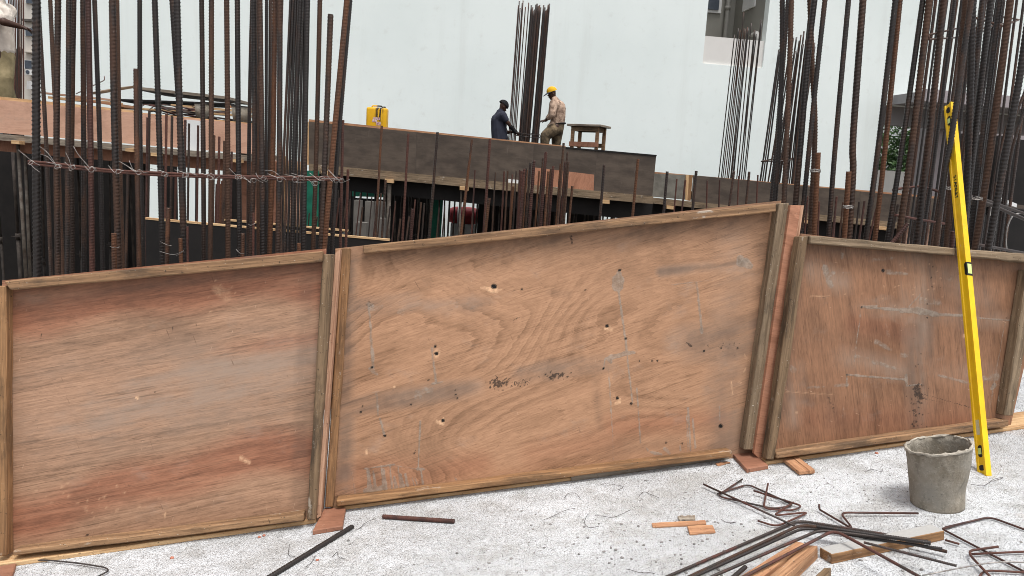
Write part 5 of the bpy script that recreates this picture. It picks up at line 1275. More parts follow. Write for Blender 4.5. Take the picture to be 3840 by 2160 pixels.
# lower formwork running on to the right
DY2 = 15.6
low = empty('formwork_deck', at_y(2900, 720, DY2), 'lower dark formwork stepping down towards the cage, carrying thin column bars', 'formwork deck', 'raised formwork decks')
vboard('end_board', [(2440, 650), (2572, 656), (2570, 749), (2440, 737)], DY2, 0.02, MAT['film_grey'], low)
vboard('corner_post', [(2572, 655), (2584, 656), (2578, 752), (2570, 750)], DY2 - 0.03, 0.05, MAT['pine'], low)
vboard('corner_post', [(2584, 656), (2598, 658), (2590, 754), (2578, 752)], DY2 - 0.02, 0.05, MAT['batten_gold'], low)
for a, b in ((0, .33), (.331, .68), (.681, 1)):
    A, B_, Cc, D = (2600, 657), (3520, 746), (3520, 852), (2592, 760)
    vboard('side_board', [lerp(A, B_, a), lerp(A, B_, b), lerp(D, Cc, b), lerp(D, Cc, a)], DY2, 0.02, MAT['film'], low)
vboard('edge_strip', [(2440, 643), (3520, 738), (3520, 747), (2440, 651)], DY2 + 0.022, 0.03, MAT['orange_wood'], low)
vboard('bearer', [(2440, 740), (3520, 850), (3520, 873), (2440, 762)], DY2 - 0.05, 0.09, MAT['batten_grey'], low)
vboard('joist', [(2440, 760), (3520, 870), (3520, 960), (2440, 850)], DY2 + 0.3, 0.08, MAT['black_ply_and_shade'], low)
for (x, y) in ((2500, 770), (3000, 822), (3296, 848)):
    vboard('joist_end', [(x, y), (x + 30, y + 3), (x + 30, y + 16), (x, y + 13)], DY2 - 0.16, 0.10, MAT['pine'], low)
xa2, xb2 = at_y(2440, 650, DY2).x, at_y(3520, 746, DY2).x
za2, zb2 = at_y(2440, 650, DY2).z - .3, at_y(3520, 746, DY2).z - .3
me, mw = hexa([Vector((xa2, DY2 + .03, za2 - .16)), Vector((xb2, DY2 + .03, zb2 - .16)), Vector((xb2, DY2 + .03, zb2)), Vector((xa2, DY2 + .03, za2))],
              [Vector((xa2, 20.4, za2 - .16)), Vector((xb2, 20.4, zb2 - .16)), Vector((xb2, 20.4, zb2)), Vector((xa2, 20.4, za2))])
part('deck_board', me, MAT['black_ply_and_shade'], low, mw)
# left deck with the pink board
DY3 = 8.0
ld = empty('formwork_deck', at_y(450, 500, DY3), 'pink plywood-sided deck piled with planks, wire and buckets behind the tall bars', 'formwork deck', 'raised formwork decks')
A, B_, Cc, D = (-120, 362), (946, 466), (946, 578), (-120, 488)
for a, b in ((0, .47), (.471, 1)):
    vboard('side_board', [lerp(A, B_, a), lerp(A, B_, b), lerp(D, Cc, b), lerp(D, Cc, a)], DY3, 0.02, MAT['ply_plain'], ld)
vboard('edge_strip', [(-120, 350), (500, 413), (500, 424), (-120, 363)], DY3 + 0.022, 0.05, MAT['pine'], ld)
vboard('edge_strip', [(500, 420), (946, 462), (946, 467), (500, 425)], DY3 + 0.022, 0.05, MAT['pine'], ld)
vboard('bearer', [(-120, 492), (946, 584), (946, 606), (-120, 516)], DY3 - 0.04, 0.08, MAT['grey_wood'], ld)
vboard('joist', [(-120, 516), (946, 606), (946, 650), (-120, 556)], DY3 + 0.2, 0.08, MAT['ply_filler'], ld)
for (x, y) in ((42, 526), (470, 555), (565, 572), (872, 596)):
    vboard('joist_end', [(x, y), (x + 30, y + 3), (x + 30, y + 15), (x, y + 12)], DY3 - 0.13, 0.09, MAT['pine'], ld)
vboard('patch_board', [(699, 448), (752, 453), (752, 566), (699, 561)], DY3 - 0.008, 0.007, MAT['white_paint'], ld)
xa3, xb3 = at_y(-120, 362, DY3).x, at_y(946, 466, DY3).x
za3, zb3 = at_y(-120, 430, DY3).z, at_y(946, 530, DY3).z
xb4 = at_y(900, 530, 12.2).x
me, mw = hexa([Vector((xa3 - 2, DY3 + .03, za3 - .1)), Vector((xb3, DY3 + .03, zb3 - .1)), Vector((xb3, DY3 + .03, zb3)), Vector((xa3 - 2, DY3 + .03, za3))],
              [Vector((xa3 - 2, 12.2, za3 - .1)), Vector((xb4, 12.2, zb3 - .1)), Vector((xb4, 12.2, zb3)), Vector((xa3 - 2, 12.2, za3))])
part('deck_board', me, MAT['black_ply_and_shade'], ld, mw)
def zd3(x): return za3 + (zb3 - za3) * (x - xa3) / (xb3 - xa3)

# black trough mould in the pit
tr_ = empty('trough_mould', at_y(900, 860, 5.2), 'black plywood trough mould with pale top edges in the pit', 'mould')
def trough(name, x0, y0, x1, y1, Y):
    a, b = at_y(x0, y0, Y), at_y(x1, y1, Y)
    fr = [Vector((a.x, Y, -2.2)), Vector((b.x, Y, -2.2)), b, a]
    me, mw = hexa(fr, [p + Vector((0, .02, 0)) for p in fr]); part(name, me, MAT['black_ply_and_shade'], tr_, mw)
    fr = [a + Vector((0, -.004, .001)), b + Vector((0, -.004, .001)), b + Vector((0, -.004, .014)), a + Vector((0, -.004, .014))]
    me, mw = hexa(fr, [p + Vector((0, .034, 0)) for p in fr]); part('top_edge', me, MAT['pine'], tr_, mw)
trough('front_board', 545, 823, 1460, 904, 5.2)
trough('rear_board', 842, 828, 1304, 869, 5.68)
a = at_y(1304, 869, 5.68)
me, mw = box_w((a.x, 5.45, (a.z - 2.2) / 2), 0.03, 0.42, a.z + 2.2); part('end_board', me, MAT['black_ply_and_shade'], tr_, mw)

# plywood boxes and sheets standing under the decks
GP = 'boards standing under the decks'
vthing('plywood_shutter', [(905, 590), (1042, 606), (1042, 900), (905, 900)], 8.6, 0.4, MAT['ply_filler'], 'orange-brown plywood column box behind the first dense bunch', 'plywood box', GP)
vthing('timber_beam', [(900, 572), (1060, 585), (1060, 604), (900, 591)], 8.4, 0.1, MAT['grey_wood'], 'grey timber across the top of orange-brown column box', 'timber')
vthing('plywood_shutter', [(1064, 600), (1132, 606), (1132, 880), (1056, 880)], 8.2, 0.03, MAT['ply_plain'], 'pink plywood sheet standing under the bright-ribbed bars', 'plywood sheet', GP)
vthing('timber_post', [(1057, 585), (1068, 585), (1064, 880), (1056, 880)], 8.15, 0.04, MAT['pine'], 'pale stud at the edge of the pink standing sheet', 'timber')
vthing('timber_block', [(1070, 614), (1136, 619), (1136, 640), (1070, 636)], 8.1, 0.09, MAT['pine'], 'pale timber blocks on top of the pink standing sheet', 'timber')
vthing('green_sheet', [(1150, 640), (1196, 640), (1192, 880), (1150, 880)], 12.0, 0.02, MAT['green'], 'dark green sheet standing behind the second dense bunch', 'sheet', 'green sheets under the decks')
vthing('green_sheet', [(1320, 680), (1442, 690), (1442, 740), (1320, 736)], 18.6, 0.02, MAT['green'], 'green sheet hung under the deck below the jerrycan', 'sheet', 'green sheets under the decks')
vthing('green_sheet', [(1625, 700), (1665, 705), (1650, 930), (1612, 930)], 18.0, 0.02, MAT['green'], 'tall green tarpaulin under the deck beside the white gap', 'sheet', 'green sheets under the decks')
tk = empty('red_tank', at_y(1740, 830, 20.6), 'red barrel-shaped tank seen through the gap under the deck', 'tank')
a, b = at_y(1684, 806, 20.6), at_y(1796, 812, 20.6)
P = np.array([tuple(a.lerp(b, t)) for t in np.linspace(0, 1, 12)])
part('drum', tube(P, 0.25, 20, taper=[.75, .95, 1, 1, 1, .95, .75]), MAT['red'], tk)
part('band', tube(np.array([tuple(a.lerp(b, t)) for t in (0.3, 0.36)]), 0.26, 20), MAT['white_paint'], tk)
yb('stand', 1690, 838, 1784, 935, 20.4, 0.4, MAT['white_paint'], tk)
dk = [(-200, 470, 12.8, 'added shade screen closing the pit at the near corner of the photo'), (470, 548, 12.9, 'narrow added shade screen under the piled deck'), (596, 660, 13.1, 'added shade screen behind the cut rusty bar under the piled deck'), (868, 905, 13, 'added shade screen beside the orange-brown column box'), (1130, 1330, 19.2, 'added shade screen under the deck left of the jerrycan'), (1330, 1440, 19.4, 'added shade screen under the green hung sheet'), (1440, 1626, 19.3, 'wide added shade screen under the middle of the long deck'), (1796, 2056, 19.2, 'wide added shade screen behind the dense rusty bunch'), (2066, 2120, 19.3, 'narrow added shade screen past the dense rusty bunch'), (2132, 2258, 19.2, 'added shade screen under the wooden stool'), (2296, 2312, 19.3, 'added shade slat under the end of the long deck'), (2345, 2480, 19.2, 'added shade screen below the pale corner post'), (2480, 3560, 19.6, 'very wide added shade screen behind the low formwork')]  # added near-black screens: block the bright wall, stand in for under-deck shade
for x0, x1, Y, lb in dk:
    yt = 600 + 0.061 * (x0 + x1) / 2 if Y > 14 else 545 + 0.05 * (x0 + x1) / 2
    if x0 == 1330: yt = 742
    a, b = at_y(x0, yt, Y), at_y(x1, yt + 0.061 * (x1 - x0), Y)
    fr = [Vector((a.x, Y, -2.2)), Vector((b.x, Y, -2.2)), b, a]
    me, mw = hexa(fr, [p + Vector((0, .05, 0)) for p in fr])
    tag(solo('shade_screen', me, MAT['black_ply_and_shade'], mw), lb, 'board', 'added shade screens closing the space under the decks')
# steel props
def prop(x, yt, Y, wpx, mat, label, group, lean=0.0, collar=None):
    a = at_y(x, yt, Y); r = .5 * wpx * (a - CAM).dot(fwd) / F
    b = Vector((a.x + lean, Y, -2.2))
    root = empty('steel_prop', b, label, 'prop', group)
    mw = Matrix.Translation(b)
    part('outer_tube', tube(np.array([(0, 0, 0), tuple((a - b) * 0.55)]), r, 10), MAT[mat], root, mw)
    part('inner_tube', tube(np.array([tuple((a - b) * 0.54), tuple((a - b))]), r * .8, 10), MAT[mat], root, mw)
    q = (a - b) * 0.55
    part('collar', tube(np.array([tuple(q + Vector((0, 0, -.05))), tuple(q + Vector((0, 0, .05)))]), r * 1.3, 10), MAT['prop_dark'], root, mw)
    part('pin', tube(np.array([tuple(q + Vector((-r * 3, -r * 1.2, 0))), tuple(q + Vector((r * 2, -r * 1.2, 0))), tuple(q + Vector((r * 2.2, -r * 1.2, -.05)))]), r * .25, 6), MAT['prop_dark'], root, mw)
    me = bm = None
    part('base_plate', multi_box([((0, 0, .004), (r * 4, r * 4, .008))]), MAT['prop_dark'], root, mw)
prop(66, 520, 8.15, 15, 'prop', 'pale grey prop under the piled deck, first from the photo corner', 'grey props under the decks', 0.06)
prop(91, 520, 8.25, 13, 'prop', 'grey prop with drilled holes beside the first pale prop', 'grey props under the decks')
prop(1461, 690, 14.6, 19, 'prop', 'thick grey prop under the deck below the jerrycan', 'grey props under the decks')
prop(1730, 715, 14.7, 9, 'prop', 'thin grey prop under the deck by the white gap', 'grey props under the decks')
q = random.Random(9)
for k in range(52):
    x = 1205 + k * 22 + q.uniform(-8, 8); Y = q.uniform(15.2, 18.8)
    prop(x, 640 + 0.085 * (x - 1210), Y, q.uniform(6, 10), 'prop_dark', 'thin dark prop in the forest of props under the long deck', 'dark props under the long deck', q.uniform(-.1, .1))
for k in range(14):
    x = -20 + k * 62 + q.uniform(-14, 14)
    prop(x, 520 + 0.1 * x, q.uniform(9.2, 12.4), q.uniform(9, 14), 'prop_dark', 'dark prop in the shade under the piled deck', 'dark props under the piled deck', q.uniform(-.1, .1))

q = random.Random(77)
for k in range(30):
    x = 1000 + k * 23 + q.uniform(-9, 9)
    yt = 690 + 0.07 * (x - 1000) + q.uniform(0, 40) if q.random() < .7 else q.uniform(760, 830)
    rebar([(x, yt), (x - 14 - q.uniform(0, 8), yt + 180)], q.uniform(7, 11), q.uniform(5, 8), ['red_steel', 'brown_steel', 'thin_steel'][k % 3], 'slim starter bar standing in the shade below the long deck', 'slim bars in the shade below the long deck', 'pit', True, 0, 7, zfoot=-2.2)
for k, (x0, y0, x1, y1, Y) in enumerate(((1326, 752, 1352, 786, 13.5), (1368, 756, 1396, 790, 13.7), (1404, 758, 1440, 792, 13.9), (1330, 836, 1374, 880, 12.4), (1400, 820, 1440, 872, 12.2))):
    a, b = at_y(x0, y1, Y), at_y(x1, y0, Y)
    fr = [Vector((a.x, Y, -2.2)), Vector((b.x, Y, -2.2)), Vector((b.x, Y, b.z)), Vector((a.x, Y, b.z))]
    me, mw = hexa(fr, [p + Vector((0, .2, 0)) for p in fr], .01)
    tag(solo('concrete_pier', me, MAT['concrete_dark'], mw), 'grey concrete pier standing in the shade below the jerrycan', 'pier', 'piers in the shade below the jerrycan')
# ================================================================== THINGS ON THE DECKS
def col_bars(items, Y, dY, zf_, wpx, label, group, mat=('thin_steel', 'black_steel')):
    q = random.Random(len(items))
    for k, (xt, yt, xb_, yb_) in enumerate(items):
        rebar([(xt, yt), (xb_, yb_)], Y + q.uniform(0, dY), wpx if isinstance(wpx, (int, float)) else wpx[k % len(wpx)], mat[k % len(mat)], label, group, 'z', False, 0, 7, zfoot=zf_)
sC = 480 / 2174
ci = []
tops = [20, 4, 30, 12, 2, 26, 10, 34, 8, 18]
xs = [(300, 372, 't'), (322, 388, 't'), (345, 402, 'r'), (372, 436, 'r'), (395, 452, 'r'), (415, 492, 't'), (478, 548, 't')]
for k, (b, t, m) in enumerate(xs):
    ci.append((1840 + t * sC + 22, tops[k], 1840 + b * sC, 300 + 1075 * sC))
col_bars(ci, 17.6, .5, 1.2, 4, 'slim rusty bar on the worker-in-navy side of column cage', 'slim bars of the column cage between the workers', ('red_steel', 'thin_steel'))
ci = []
for g0, g1, n in ((492, 588, 6), (612, 648, 3), (700, 798, 6)):
    for k in range(n):
        b = g0 + (g1 - g0) * k / max(1, n - 1); t = b + 84
        ci.append((1840 + t * sC + 26, tops[(k * 3 + n) % 10] + 10, 1840 + b * sC, 300 + 1075 * sC))
col_bars(ci, 17.5, .5, 1.2, 6, 'dark bar in the thick bundles of the column cage between the two workers', 'dark bars of the column cage between the workers', ('black_steel', 'thin_steel'))
for dy, lb in ((0, 'upper'), (10, 'lower')):
    hoop([(1935, 498 + dy, 0), (1965, 497 + dy, 1), (2022, 503 + dy, 1), (2024, 507 + dy, .2), (1980, 504 + dy, 0)], 17.35, 0.8, 3, lb + ' hoop being tied round the column cage between the workers', 'hoops on the column cage', 'black_steel')
ci = []
z1 = .3727; z7 = .3864
for (x, y), xb_ in zip([(952, 350), (990, 285), (1007, 300), (1020, 310), (1045, 125), (1048, 285), (1080, 275), (1092, 280), (1120, 235), (1150, 305), (1158, 300), (1172, 340), (1218, 200), (1222, 235), (1060, 290), (1086, 276)], [765, 790, 805, 825, 845, 860, 888, 900, 940, 965, 985, 960, 1005, 1020, 880, 908]):
    ci.append((2400 + x * z1, y * z1, 2400 + xb_ * z7, 500 + (412 + (xb_ - 765) * .1) * z7))
col_bars(ci, 17.4, .5, 0.4, 4, 'thin bar of the slender column cage below the grey recess', 'thin bars of the column cage below the recess')
ci = []
for (x, y), xb_ in zip([(1562, 515), (1575, 375), (1605, 410), (1620, 350), (1650, 315), (1640, 445), (1670, 400), (1695, 190), (1690, 420), (1545, 380), (1530, 370), (1400, 500), (1410, 520), (1430, 480), (1755, 430), (1760, 470), (1585, 500), (1632, 450)], [1290, 1320, 1352, 1380, 1420, 1400, 1450, 1470, 1485, 1270, 1245, 1168, 1190, 1212, 1490, 1500, 1335, 1430]):
    ci.append((2400 + x * z1, y * z1, 2400 + xb_ * z7, 500 + (455 + (xb_ - 1170) * .1) * z7))
col_bars(ci, 16.6, .5, 0.2, (5, 6, 7), 'bar of the cage standing behind the top corner of swirled panel', 'bars of the cage behind the swirled panel corner', ('thin_steel', 'black_steel'))
hoop([(2855, 605, 0), (2900, 596, 1), (2990, 594, 1), (2950, 603, 0)], 16.4, .9, 5, 'hoop round the cage behind the swirled panel corner', 'hoops on far cages', 'black_steel')
# column bars on the piled deck, at the photo's edge
ci = [(34 + k * 6.2 + (k % 3) * 2, -20, 20 + k * 8.5, 350) for k in range(9)]
col_bars(ci, 12.0, .4, 1.4, 5, 'thin bar of the cage beside the worker in khaki trousers', 'thin bars of the cage by the khaki worker', ('red_steel', 'thin_steel'))
ci = [(26 + k * 5.6, 172 + (k % 4) * 5, 38 + k * 3.6, 352) for k in range(11)]
col_bars(ci, 12.6, .3, 1.4, 6, 'bar of the dark bundle beside the khaki worker', 'dark bundle of bars by the khaki worker', ('thin_steel', 'brown_steel'))
vthing('white_cloth', [(100, 302), (121, 305), (119, 335), (99, 333)], 12.4, 0.02, MAT['white_paint'], 'white cloth hanging beyond the cage of the khaki worker', 'cloth')

def at_pt(p): return at_y(*p)
# jerrycan
def jerry():
    Y = 15.3
    a, b = at_y(1376, 480, Y), at_y(1452, 488, Y)
    t = at_y(1415, 404, Y)
    wdt = (b - a).length; x0 = (a.x + b.x) / 2
    zb_ = zdeck(x0); h = t.z - zb_
    root = empty('jerrycan', Vector((x0, Y, zb_)), 'yellow plastic jerrycan with black spill and torn label on the dark deck edge', 'jerrycan')
    bm = bmesh.new()
    bmesh.ops.create_cube(bm, size=1)
    for v in bm.verts: v.co = Vector((v.co.x * wdt, v.co.y * 0.26, (v.co.z + .5) * h))
    bmesh.ops.subdivide_edges(bm, edges=bm.edges[:], cuts=2, use_grid_fill=True)
    me = bm_mesh(bm, 0.05, 3, True)
    n = N('spilled_yellow_plastic')
    v = n.coords(seed=False)
    sx = n.t.nodes.new('ShaderNodeSeparateXYZ'); n.t.links.new(v, sx.inputs[0])
    st = n.noise(n.coords((26, 26, 3), seed=False), 1, 4, .6)
    k = n.math('MULTIPLY', n.map(sx.outputs[0], -.06, .02, 0, 1), n.map(sx.outputs[0], .10, .16, 1, 0))
    k = n.math('MULTIPLY', k, n.map(sx.outputs[2], h * .5, h * .75, 0, 1))
    k = n.math('MULTIPLY', k, n.map(st, .42, .52))
    c = n.mix(n.noise(v, 7, 4), s2l((232, 180, 22)), s2l((210, 156, 24)))
    mat = n.done(n.mix(k, c, s2l((30, 26, 22))), .45)
    mw = Matrix.Translation(root.location)
    part('can_body', me, mat, root, mw)
    part('handle', tube(np.array([tuple(p) for p in fillet([Vector((-wdt * .3, 0, h * .98)), Vector((-wdt * .25, 0, h + .035)), Vector((wdt * .2, 0, h + .035)), Vector((wdt * .25, 0, h * .98))], .03)]), .014, 8), mat, root, mw)
    part('cap', tube(np.array([(wdt * .33, 0, h * .97), (wdt * .33, 0, h + .03)]), .026, 10), MAT['black'], root, mw)
    part('torn_label', multi_box([((.01, -.1315, h * .72), (.14, .002, .05)), ((-.03, -.1312, h * .66), (.10, .002, .05)), ((.05, -.1311, h * .60), (.09, .002, .07))]), mat_plain('torn_paper', (226, 206, 196), (150, 96, 110), 30, .8), root, mw)
jerry()
# stool
def stool():
    Y = 16.6
    L = at_y(2142, 470, Y); Rr = at_y(2276, 480, Y)
    x0 = (L.x + Rr.x) / 2; zb_ = zdeck(x0)
    zt_ = at_y(2210, 470, Y).z
    root = empty('wooden_stool', Vector((x0, Y, zb_)), 'rough wooden stool standing on the deck behind the yellow-capped worker', 'stool')
    mw = Matrix.Translation(root.location) @ Matrix.Rotation(R_(-28), 4, 'Z')
    h = zt_ - zb_; W_, D_ = 0.66, 0.50
    part('seat', multi_box([((0, 0, h - .02), (W_ + .14, D_ + .1, .045))], .004), MAT['grey_wood'], root, mw)
    part('apron', multi_box([((0, -D_ / 2 + .03, h - .09), (W_ - .04, .03, .1)), ((0, D_ / 2 - .03, h - .09), (W_ - .04, .03, .1)), ((-W_ / 2 + .06, 0, h - .09), (.03, D_ - .1, .1)), ((W_ / 2 - .06, 0, h - .09), (.03, D_ - .1, .1))]), MAT['batten_dark'], root, mw)
    for sx in (-1, 1):
        for sy in (-1, 1):
            part('leg', multi_box([((sx * (W_ / 2 - .04), sy * (D_ / 2 - .05), (h - .045) / 2), (.07, .05, h - .045))]), MAT['batten'], root, mw)
    zz = at_y(2200, 543, Y).z - zb_
    part('rail', multi_box([((0, -D_ / 2 + .01, zz), (W_ + .02, .025, .1))]), MAT['ply_filler'], root, mw)
    part('rail', multi_box([((-W_ / 2 - .01, 0, zz), (.025, D_ - .06, .09))]), MAT['ply_filler'], root, mw)
    part('rail', multi_box([((0, D_ / 2 - .01, zz), (W_ - .1, .025, .09))]), MAT['batten_dark'], root, mw)
stool()
# piled stuff on the pink deck
def dbox(p0, p1, Y, h, d, mat, label, cat, name, group=None, dyaw=0.0):
    a, b = at_y(*p0, Y), at_y(*p1, Y + dyaw)
    x = (b - a).normalized(); bk = Vector((-x.y, x.x, 0)).normalized()
    fr = [a, b, b + Vector((0, 0, h)), a + Vector((0, 0, h))]
    me, mw = hexa(fr, [p + bk * d for p in fr], .003)
    return tag(solo(name, me, mat, mw), label, cat, group)
GPS = 'sheets and planks piled on the pink deck'
dbox((500, 334), (850, 372), 9.6, .035, .9, MAT['grey_wood'], 'grey plywood sheet on top of the pile on pink deck', 'plywood sheet', 'plywood_sheet', GPS)
dbox((378, 352), (505, 330), 9.7, .03, .5, MAT['batten_dark'], 'tilted sheet end at the near side of the pile on pink deck', 'plywood sheet', 'plywood_sheet', GPS, .3)
dbox((430, 376), (860, 392), 9.3, .02, .6, MAT['black_ply_and_shade'], 'dark sheet under the grey one in the pile on pink deck', 'plywood sheet', 'plywood_sheet', GPS)
dbox((180, 370), (440, 392), 8.6, .028, .12, MAT['pine'], 'long pale plank lying at the near part of pink deck', 'plank', 'timber_plank', GPS)
dbox((270, 372), (500, 408), 8.45, .03, .1, MAT['orange_wood'], 'orange plank slanting across the pink deck edge', 'plank', 'timber_plank', GPS)
dbox((150, 350), (420, 378), 9.0, .02, .12, MAT['ply_edge'], 'thin pink plank behind the pale ones on pink deck', 'plank', 'timber_plank', GPS)
dbox((420, 404), (960, 440), 8.5, .02, .14, MAT['pine'], 'pale plank under the wire pile on pink deck', 'plank', 'timber_plank', GPS)
dbox((640, 398), (948, 424), 9.0, .025, .1, MAT['pine'], 'pale plank between the two grey pails on pink deck', 'plank', 'timber_plank', GPS)
dbox((860, 404), (950, 414), 9.1, .03, .1, MAT['orange_wood'], 'orange plank end beyond the second grey pail', 'plank', 'timber_plank', GPS)
q = random.Random(31)
for k in range(22):
    x0 = q.uniform(540, 720); y0 = q.uniform(388, 418) + (x0 - 540) * .05
    Lx = q.uniform(130, 240)
    P = [at_y(x0, y0, 8.35 + k * .02), at_y(x0 + Lx * .5, y0 + Lx * .10 + q.uniform(-8, 4), 8.35 + k * .02), at_y(x0 + Lx, y0 + Lx * .13 + q.uniform(-3, 8), 8.4 + k * .02)]
    if k % 4 == 0: P = [at_y(x0 - 14, y0 + 10, 8.3)] + P
    tag(solo('steel_stirrup', tube(smooth_path(P, .08), .006, 6), MAT['floor_steel']), 'bent rod in the heap of stirrups on the pink deck', 'stirrup', 'heap of stirrups on the pink deck')
def pail(x0, x1, yt, yb_, Y, label):
    a, b = at_y(x0, yt, Y), at_y(x1, yt, Y); c = at_y((x0 + x1) / 2, yb_, Y)
    r1 = (b - a).length / 2; h = a.z - c.z
    root = empty('cement_pail', c, label, 'pail', 'cement pails on the pink deck')
    n = 24; V = []; Fc = []
    prof = [(r1 * .74, 0), (r1 * .97, h), (r1 * .90, h), (r1 * .7, h * .25)]
    for r, zz in prof:
        V += [Vector((r * math.cos(6.2832 * i / n), r * math.sin(6.2832 * i / n), zz)) for i in range(n)]
    for k in range(3):
        for i in range(n):
            j = (i + 1) % n; Fc.append((k * n + i, k * n + j, k * n + n + j, k * n + n + i))
    Fc += [list(range(n))[::-1], [3 * n + i for i in range(n)]]
    part('pail_body', mesh_from(V, Fc, True), MAT['bucket'], root, Matrix.Translation(c))
    part('rim', tube(np.array([(r1 * math.cos(6.2832 * i / n), r1 * math.sin(6.2832 * i / n), h) for i in range(n + 1)]), r1 * .05, 6), MAT['black'], root, Matrix.Translation(c))
pail(730, 786, 388, 446, 8.25, 'first grey cement pail on the pink deck beside the heap of stirrups')
pail(868, 934, 398, 460, 8.2, 'second grey cement pail on the pink deck near the first dense bunch')
P = [at_y(900, 455, 8.3), at_y(946, 462, 8.3)]
tag(solo('black_pipe', tube(np.array([tuple(p) for p in P]), .022, 10), MAT['black']), 'short black pipe beside the second grey pail', 'pipe')
P = smooth_path([at_y(285, 352, 8.6), at_y(330, 330, 8.6), at_y(392, 300, 8.6), at_y(391, 286, 8.6)], .04)
tag(solo('wire_hook', tube(P, .005, 6), MAT['red_steel']), 'thin bent wire sticking up from the piled deck', 'wire')
# right corner: dark sheet on the cage foot, scraps, cable
dbox((3735, 772), (3900, 790), 6.3, .03, .8, MAT['film'], 'dark sheet lying beside the foot of the cage near the photo corner', 'plywood sheet', 'plywood_sheet')
dbox((3745, 752), (3775, 757), 6.2, .04, .06, MAT['white_paint'], 'white scrap on the dark sheet by the cage', 'scrap', 'paper_scrap', 'white scraps by the cage')
dbox((3778, 765), (3812, 778), 6.2, .03, .06, MAT['white_paint'], 'second white scrap past the first one by the cage', 'scrap', 'paper_scrap', 'white scraps by the cage')
P = smooth_path([at_y(3830, 798, 5), at_y(3800, 806, 5), at_y(3778, 850, 5), at_y(3772, 900, 5), at_y(3776, 940, 5)], .03)
tag(solo('cable', tube(P, .006, 6), MAT['wire']), 'grey cable looping down beside the thick corner bar', 'cable')
vthing('plywood_shutter', [(3398, 842), (3580, 856), (3580, 1010), (3398, 1000)], 6.8, .05, MAT['ply_plain'], 'pinkish board standing behind the cage foot', 'plywood sheet', GP)
vthing('timber_beam', [(3396, 838), (3582, 853), (3582, 868), (3396, 853)], 6.74, .06, MAT['grey_wood'], 'grey timber along the top of the pinkish board', 'timber')
for x0, x1, y0, Y, lb in ((3560, 3960, 800, 7.4, 'added shade screen behind the photo-corner bars'), (3600, 3760, 500, 9.5, 'upright added shade screen deep behind the cage'), (3770, 3960, 520, 9.2, 'upright added shade screen at the far corner behind the cage')):  # further added near-black screens standing in for shade behind the cage
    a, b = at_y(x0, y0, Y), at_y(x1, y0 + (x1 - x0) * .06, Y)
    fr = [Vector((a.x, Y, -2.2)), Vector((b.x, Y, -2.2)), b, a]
    me, mw = hexa(fr, [p + Vector((0, .05, 0)) for p in fr]); tag(solo('shade_screen', me, MAT['black_ply_and_shade'], mw), lb, 'board', 'added shade screens closing the space under the decks')

# ================================================================== PEOPLE
def skin_mesh(J, E, root, sub=2, vox=0.008):
    """J: name -> (world point, radius), E: list of (a,b); limbs fused into ONE continuous tapered surface"""
    bm = bmesh.new()
    rad = {k: (v[1] if isinstance(v[1], (int, float)) else sum(v[1]) / 2) for k, v in J.items()}
    for k, v in J.items():
        bmesh.ops.create_icosphere(bm, subdivisions=2, radius=rad[k], matrix=Matrix.Translation(v[0]))
    for a, b in E:
        p, q_ = Vector(J[a][0]), Vector(J[b][0]); d = q_ - p
        if d.length < 1e-4: continue
        m = Matrix.Translation((p + q_) / 2) @ d.to_track_quat('Z', 'Y').to_matrix().to_4x4()
        bmesh.ops.create_cone(bm, cap_ends=True, segments=14, radius1=rad[a], radius2=rad[b], depth=d.length, matrix=m)
    me = bpy.data.meshes.new('sk'); bm.to_mesh(me); bm.free()
    o = bpy.data.objects.new('sk', me); C.objects.link(o)
    m = o.modifiers.new('r', 'REMESH'); m.mode = 'VOXEL'; m.voxel_size = vox; m.use_smooth_shade = True
    m2 = o.modifiers.new('s', 'SMOOTH'); m2.factor = 0.5; m2.iterations = sub
    dg = bpy.context.evaluated_depsgraph_get()
    out = bpy.data.meshes.new_from_object(o.evaluated_get(dg))
    bpy.data.objects.remove(o)
    out.polygons.foreach_set('use_smooth', [True] * len(out.polygons))
    out.materials.clear()
    return out
MAT['skin'] = mat_plain('dark_skin', (74, 50, 38), (58, 38, 30), 20, .55)
MAT['navy'] = mat_plain('navy_cloth', (52, 54, 66), (40, 41, 52), 7, .9)
MAT['blackcloth'] = mat_plain('black_cloth', (30, 30, 32), (22, 22, 24), 9, .9)
MAT['pinkshirt'] = mat_plain('pale_pink_cloth', (204, 176, 154), (112, 90, 76), 11, .9)  # dark mottling paints the shading of cloth folds into the colour
MAT['khaki'] = mat_plain('khaki_cloth', (126, 108, 84), (68, 58, 46), 9, .9)
MAT['khaki_light'] = mat_plain('light_khaki_cloth', (150, 136, 104), (116, 104, 76), 6, .9)
MAT['whiteshirt'] = mat_plain('offwhite_cloth', (222, 212, 200), (190, 178, 166), 6, .9)
MAT['capyellow'] = mat_plain('yellow_cloth', (226, 178, 38), (206, 156, 30), 9, .85)
MAT['belt'] = mat_plain('dark_belt', (38, 34, 32), (30, 28, 26), 9, .6)
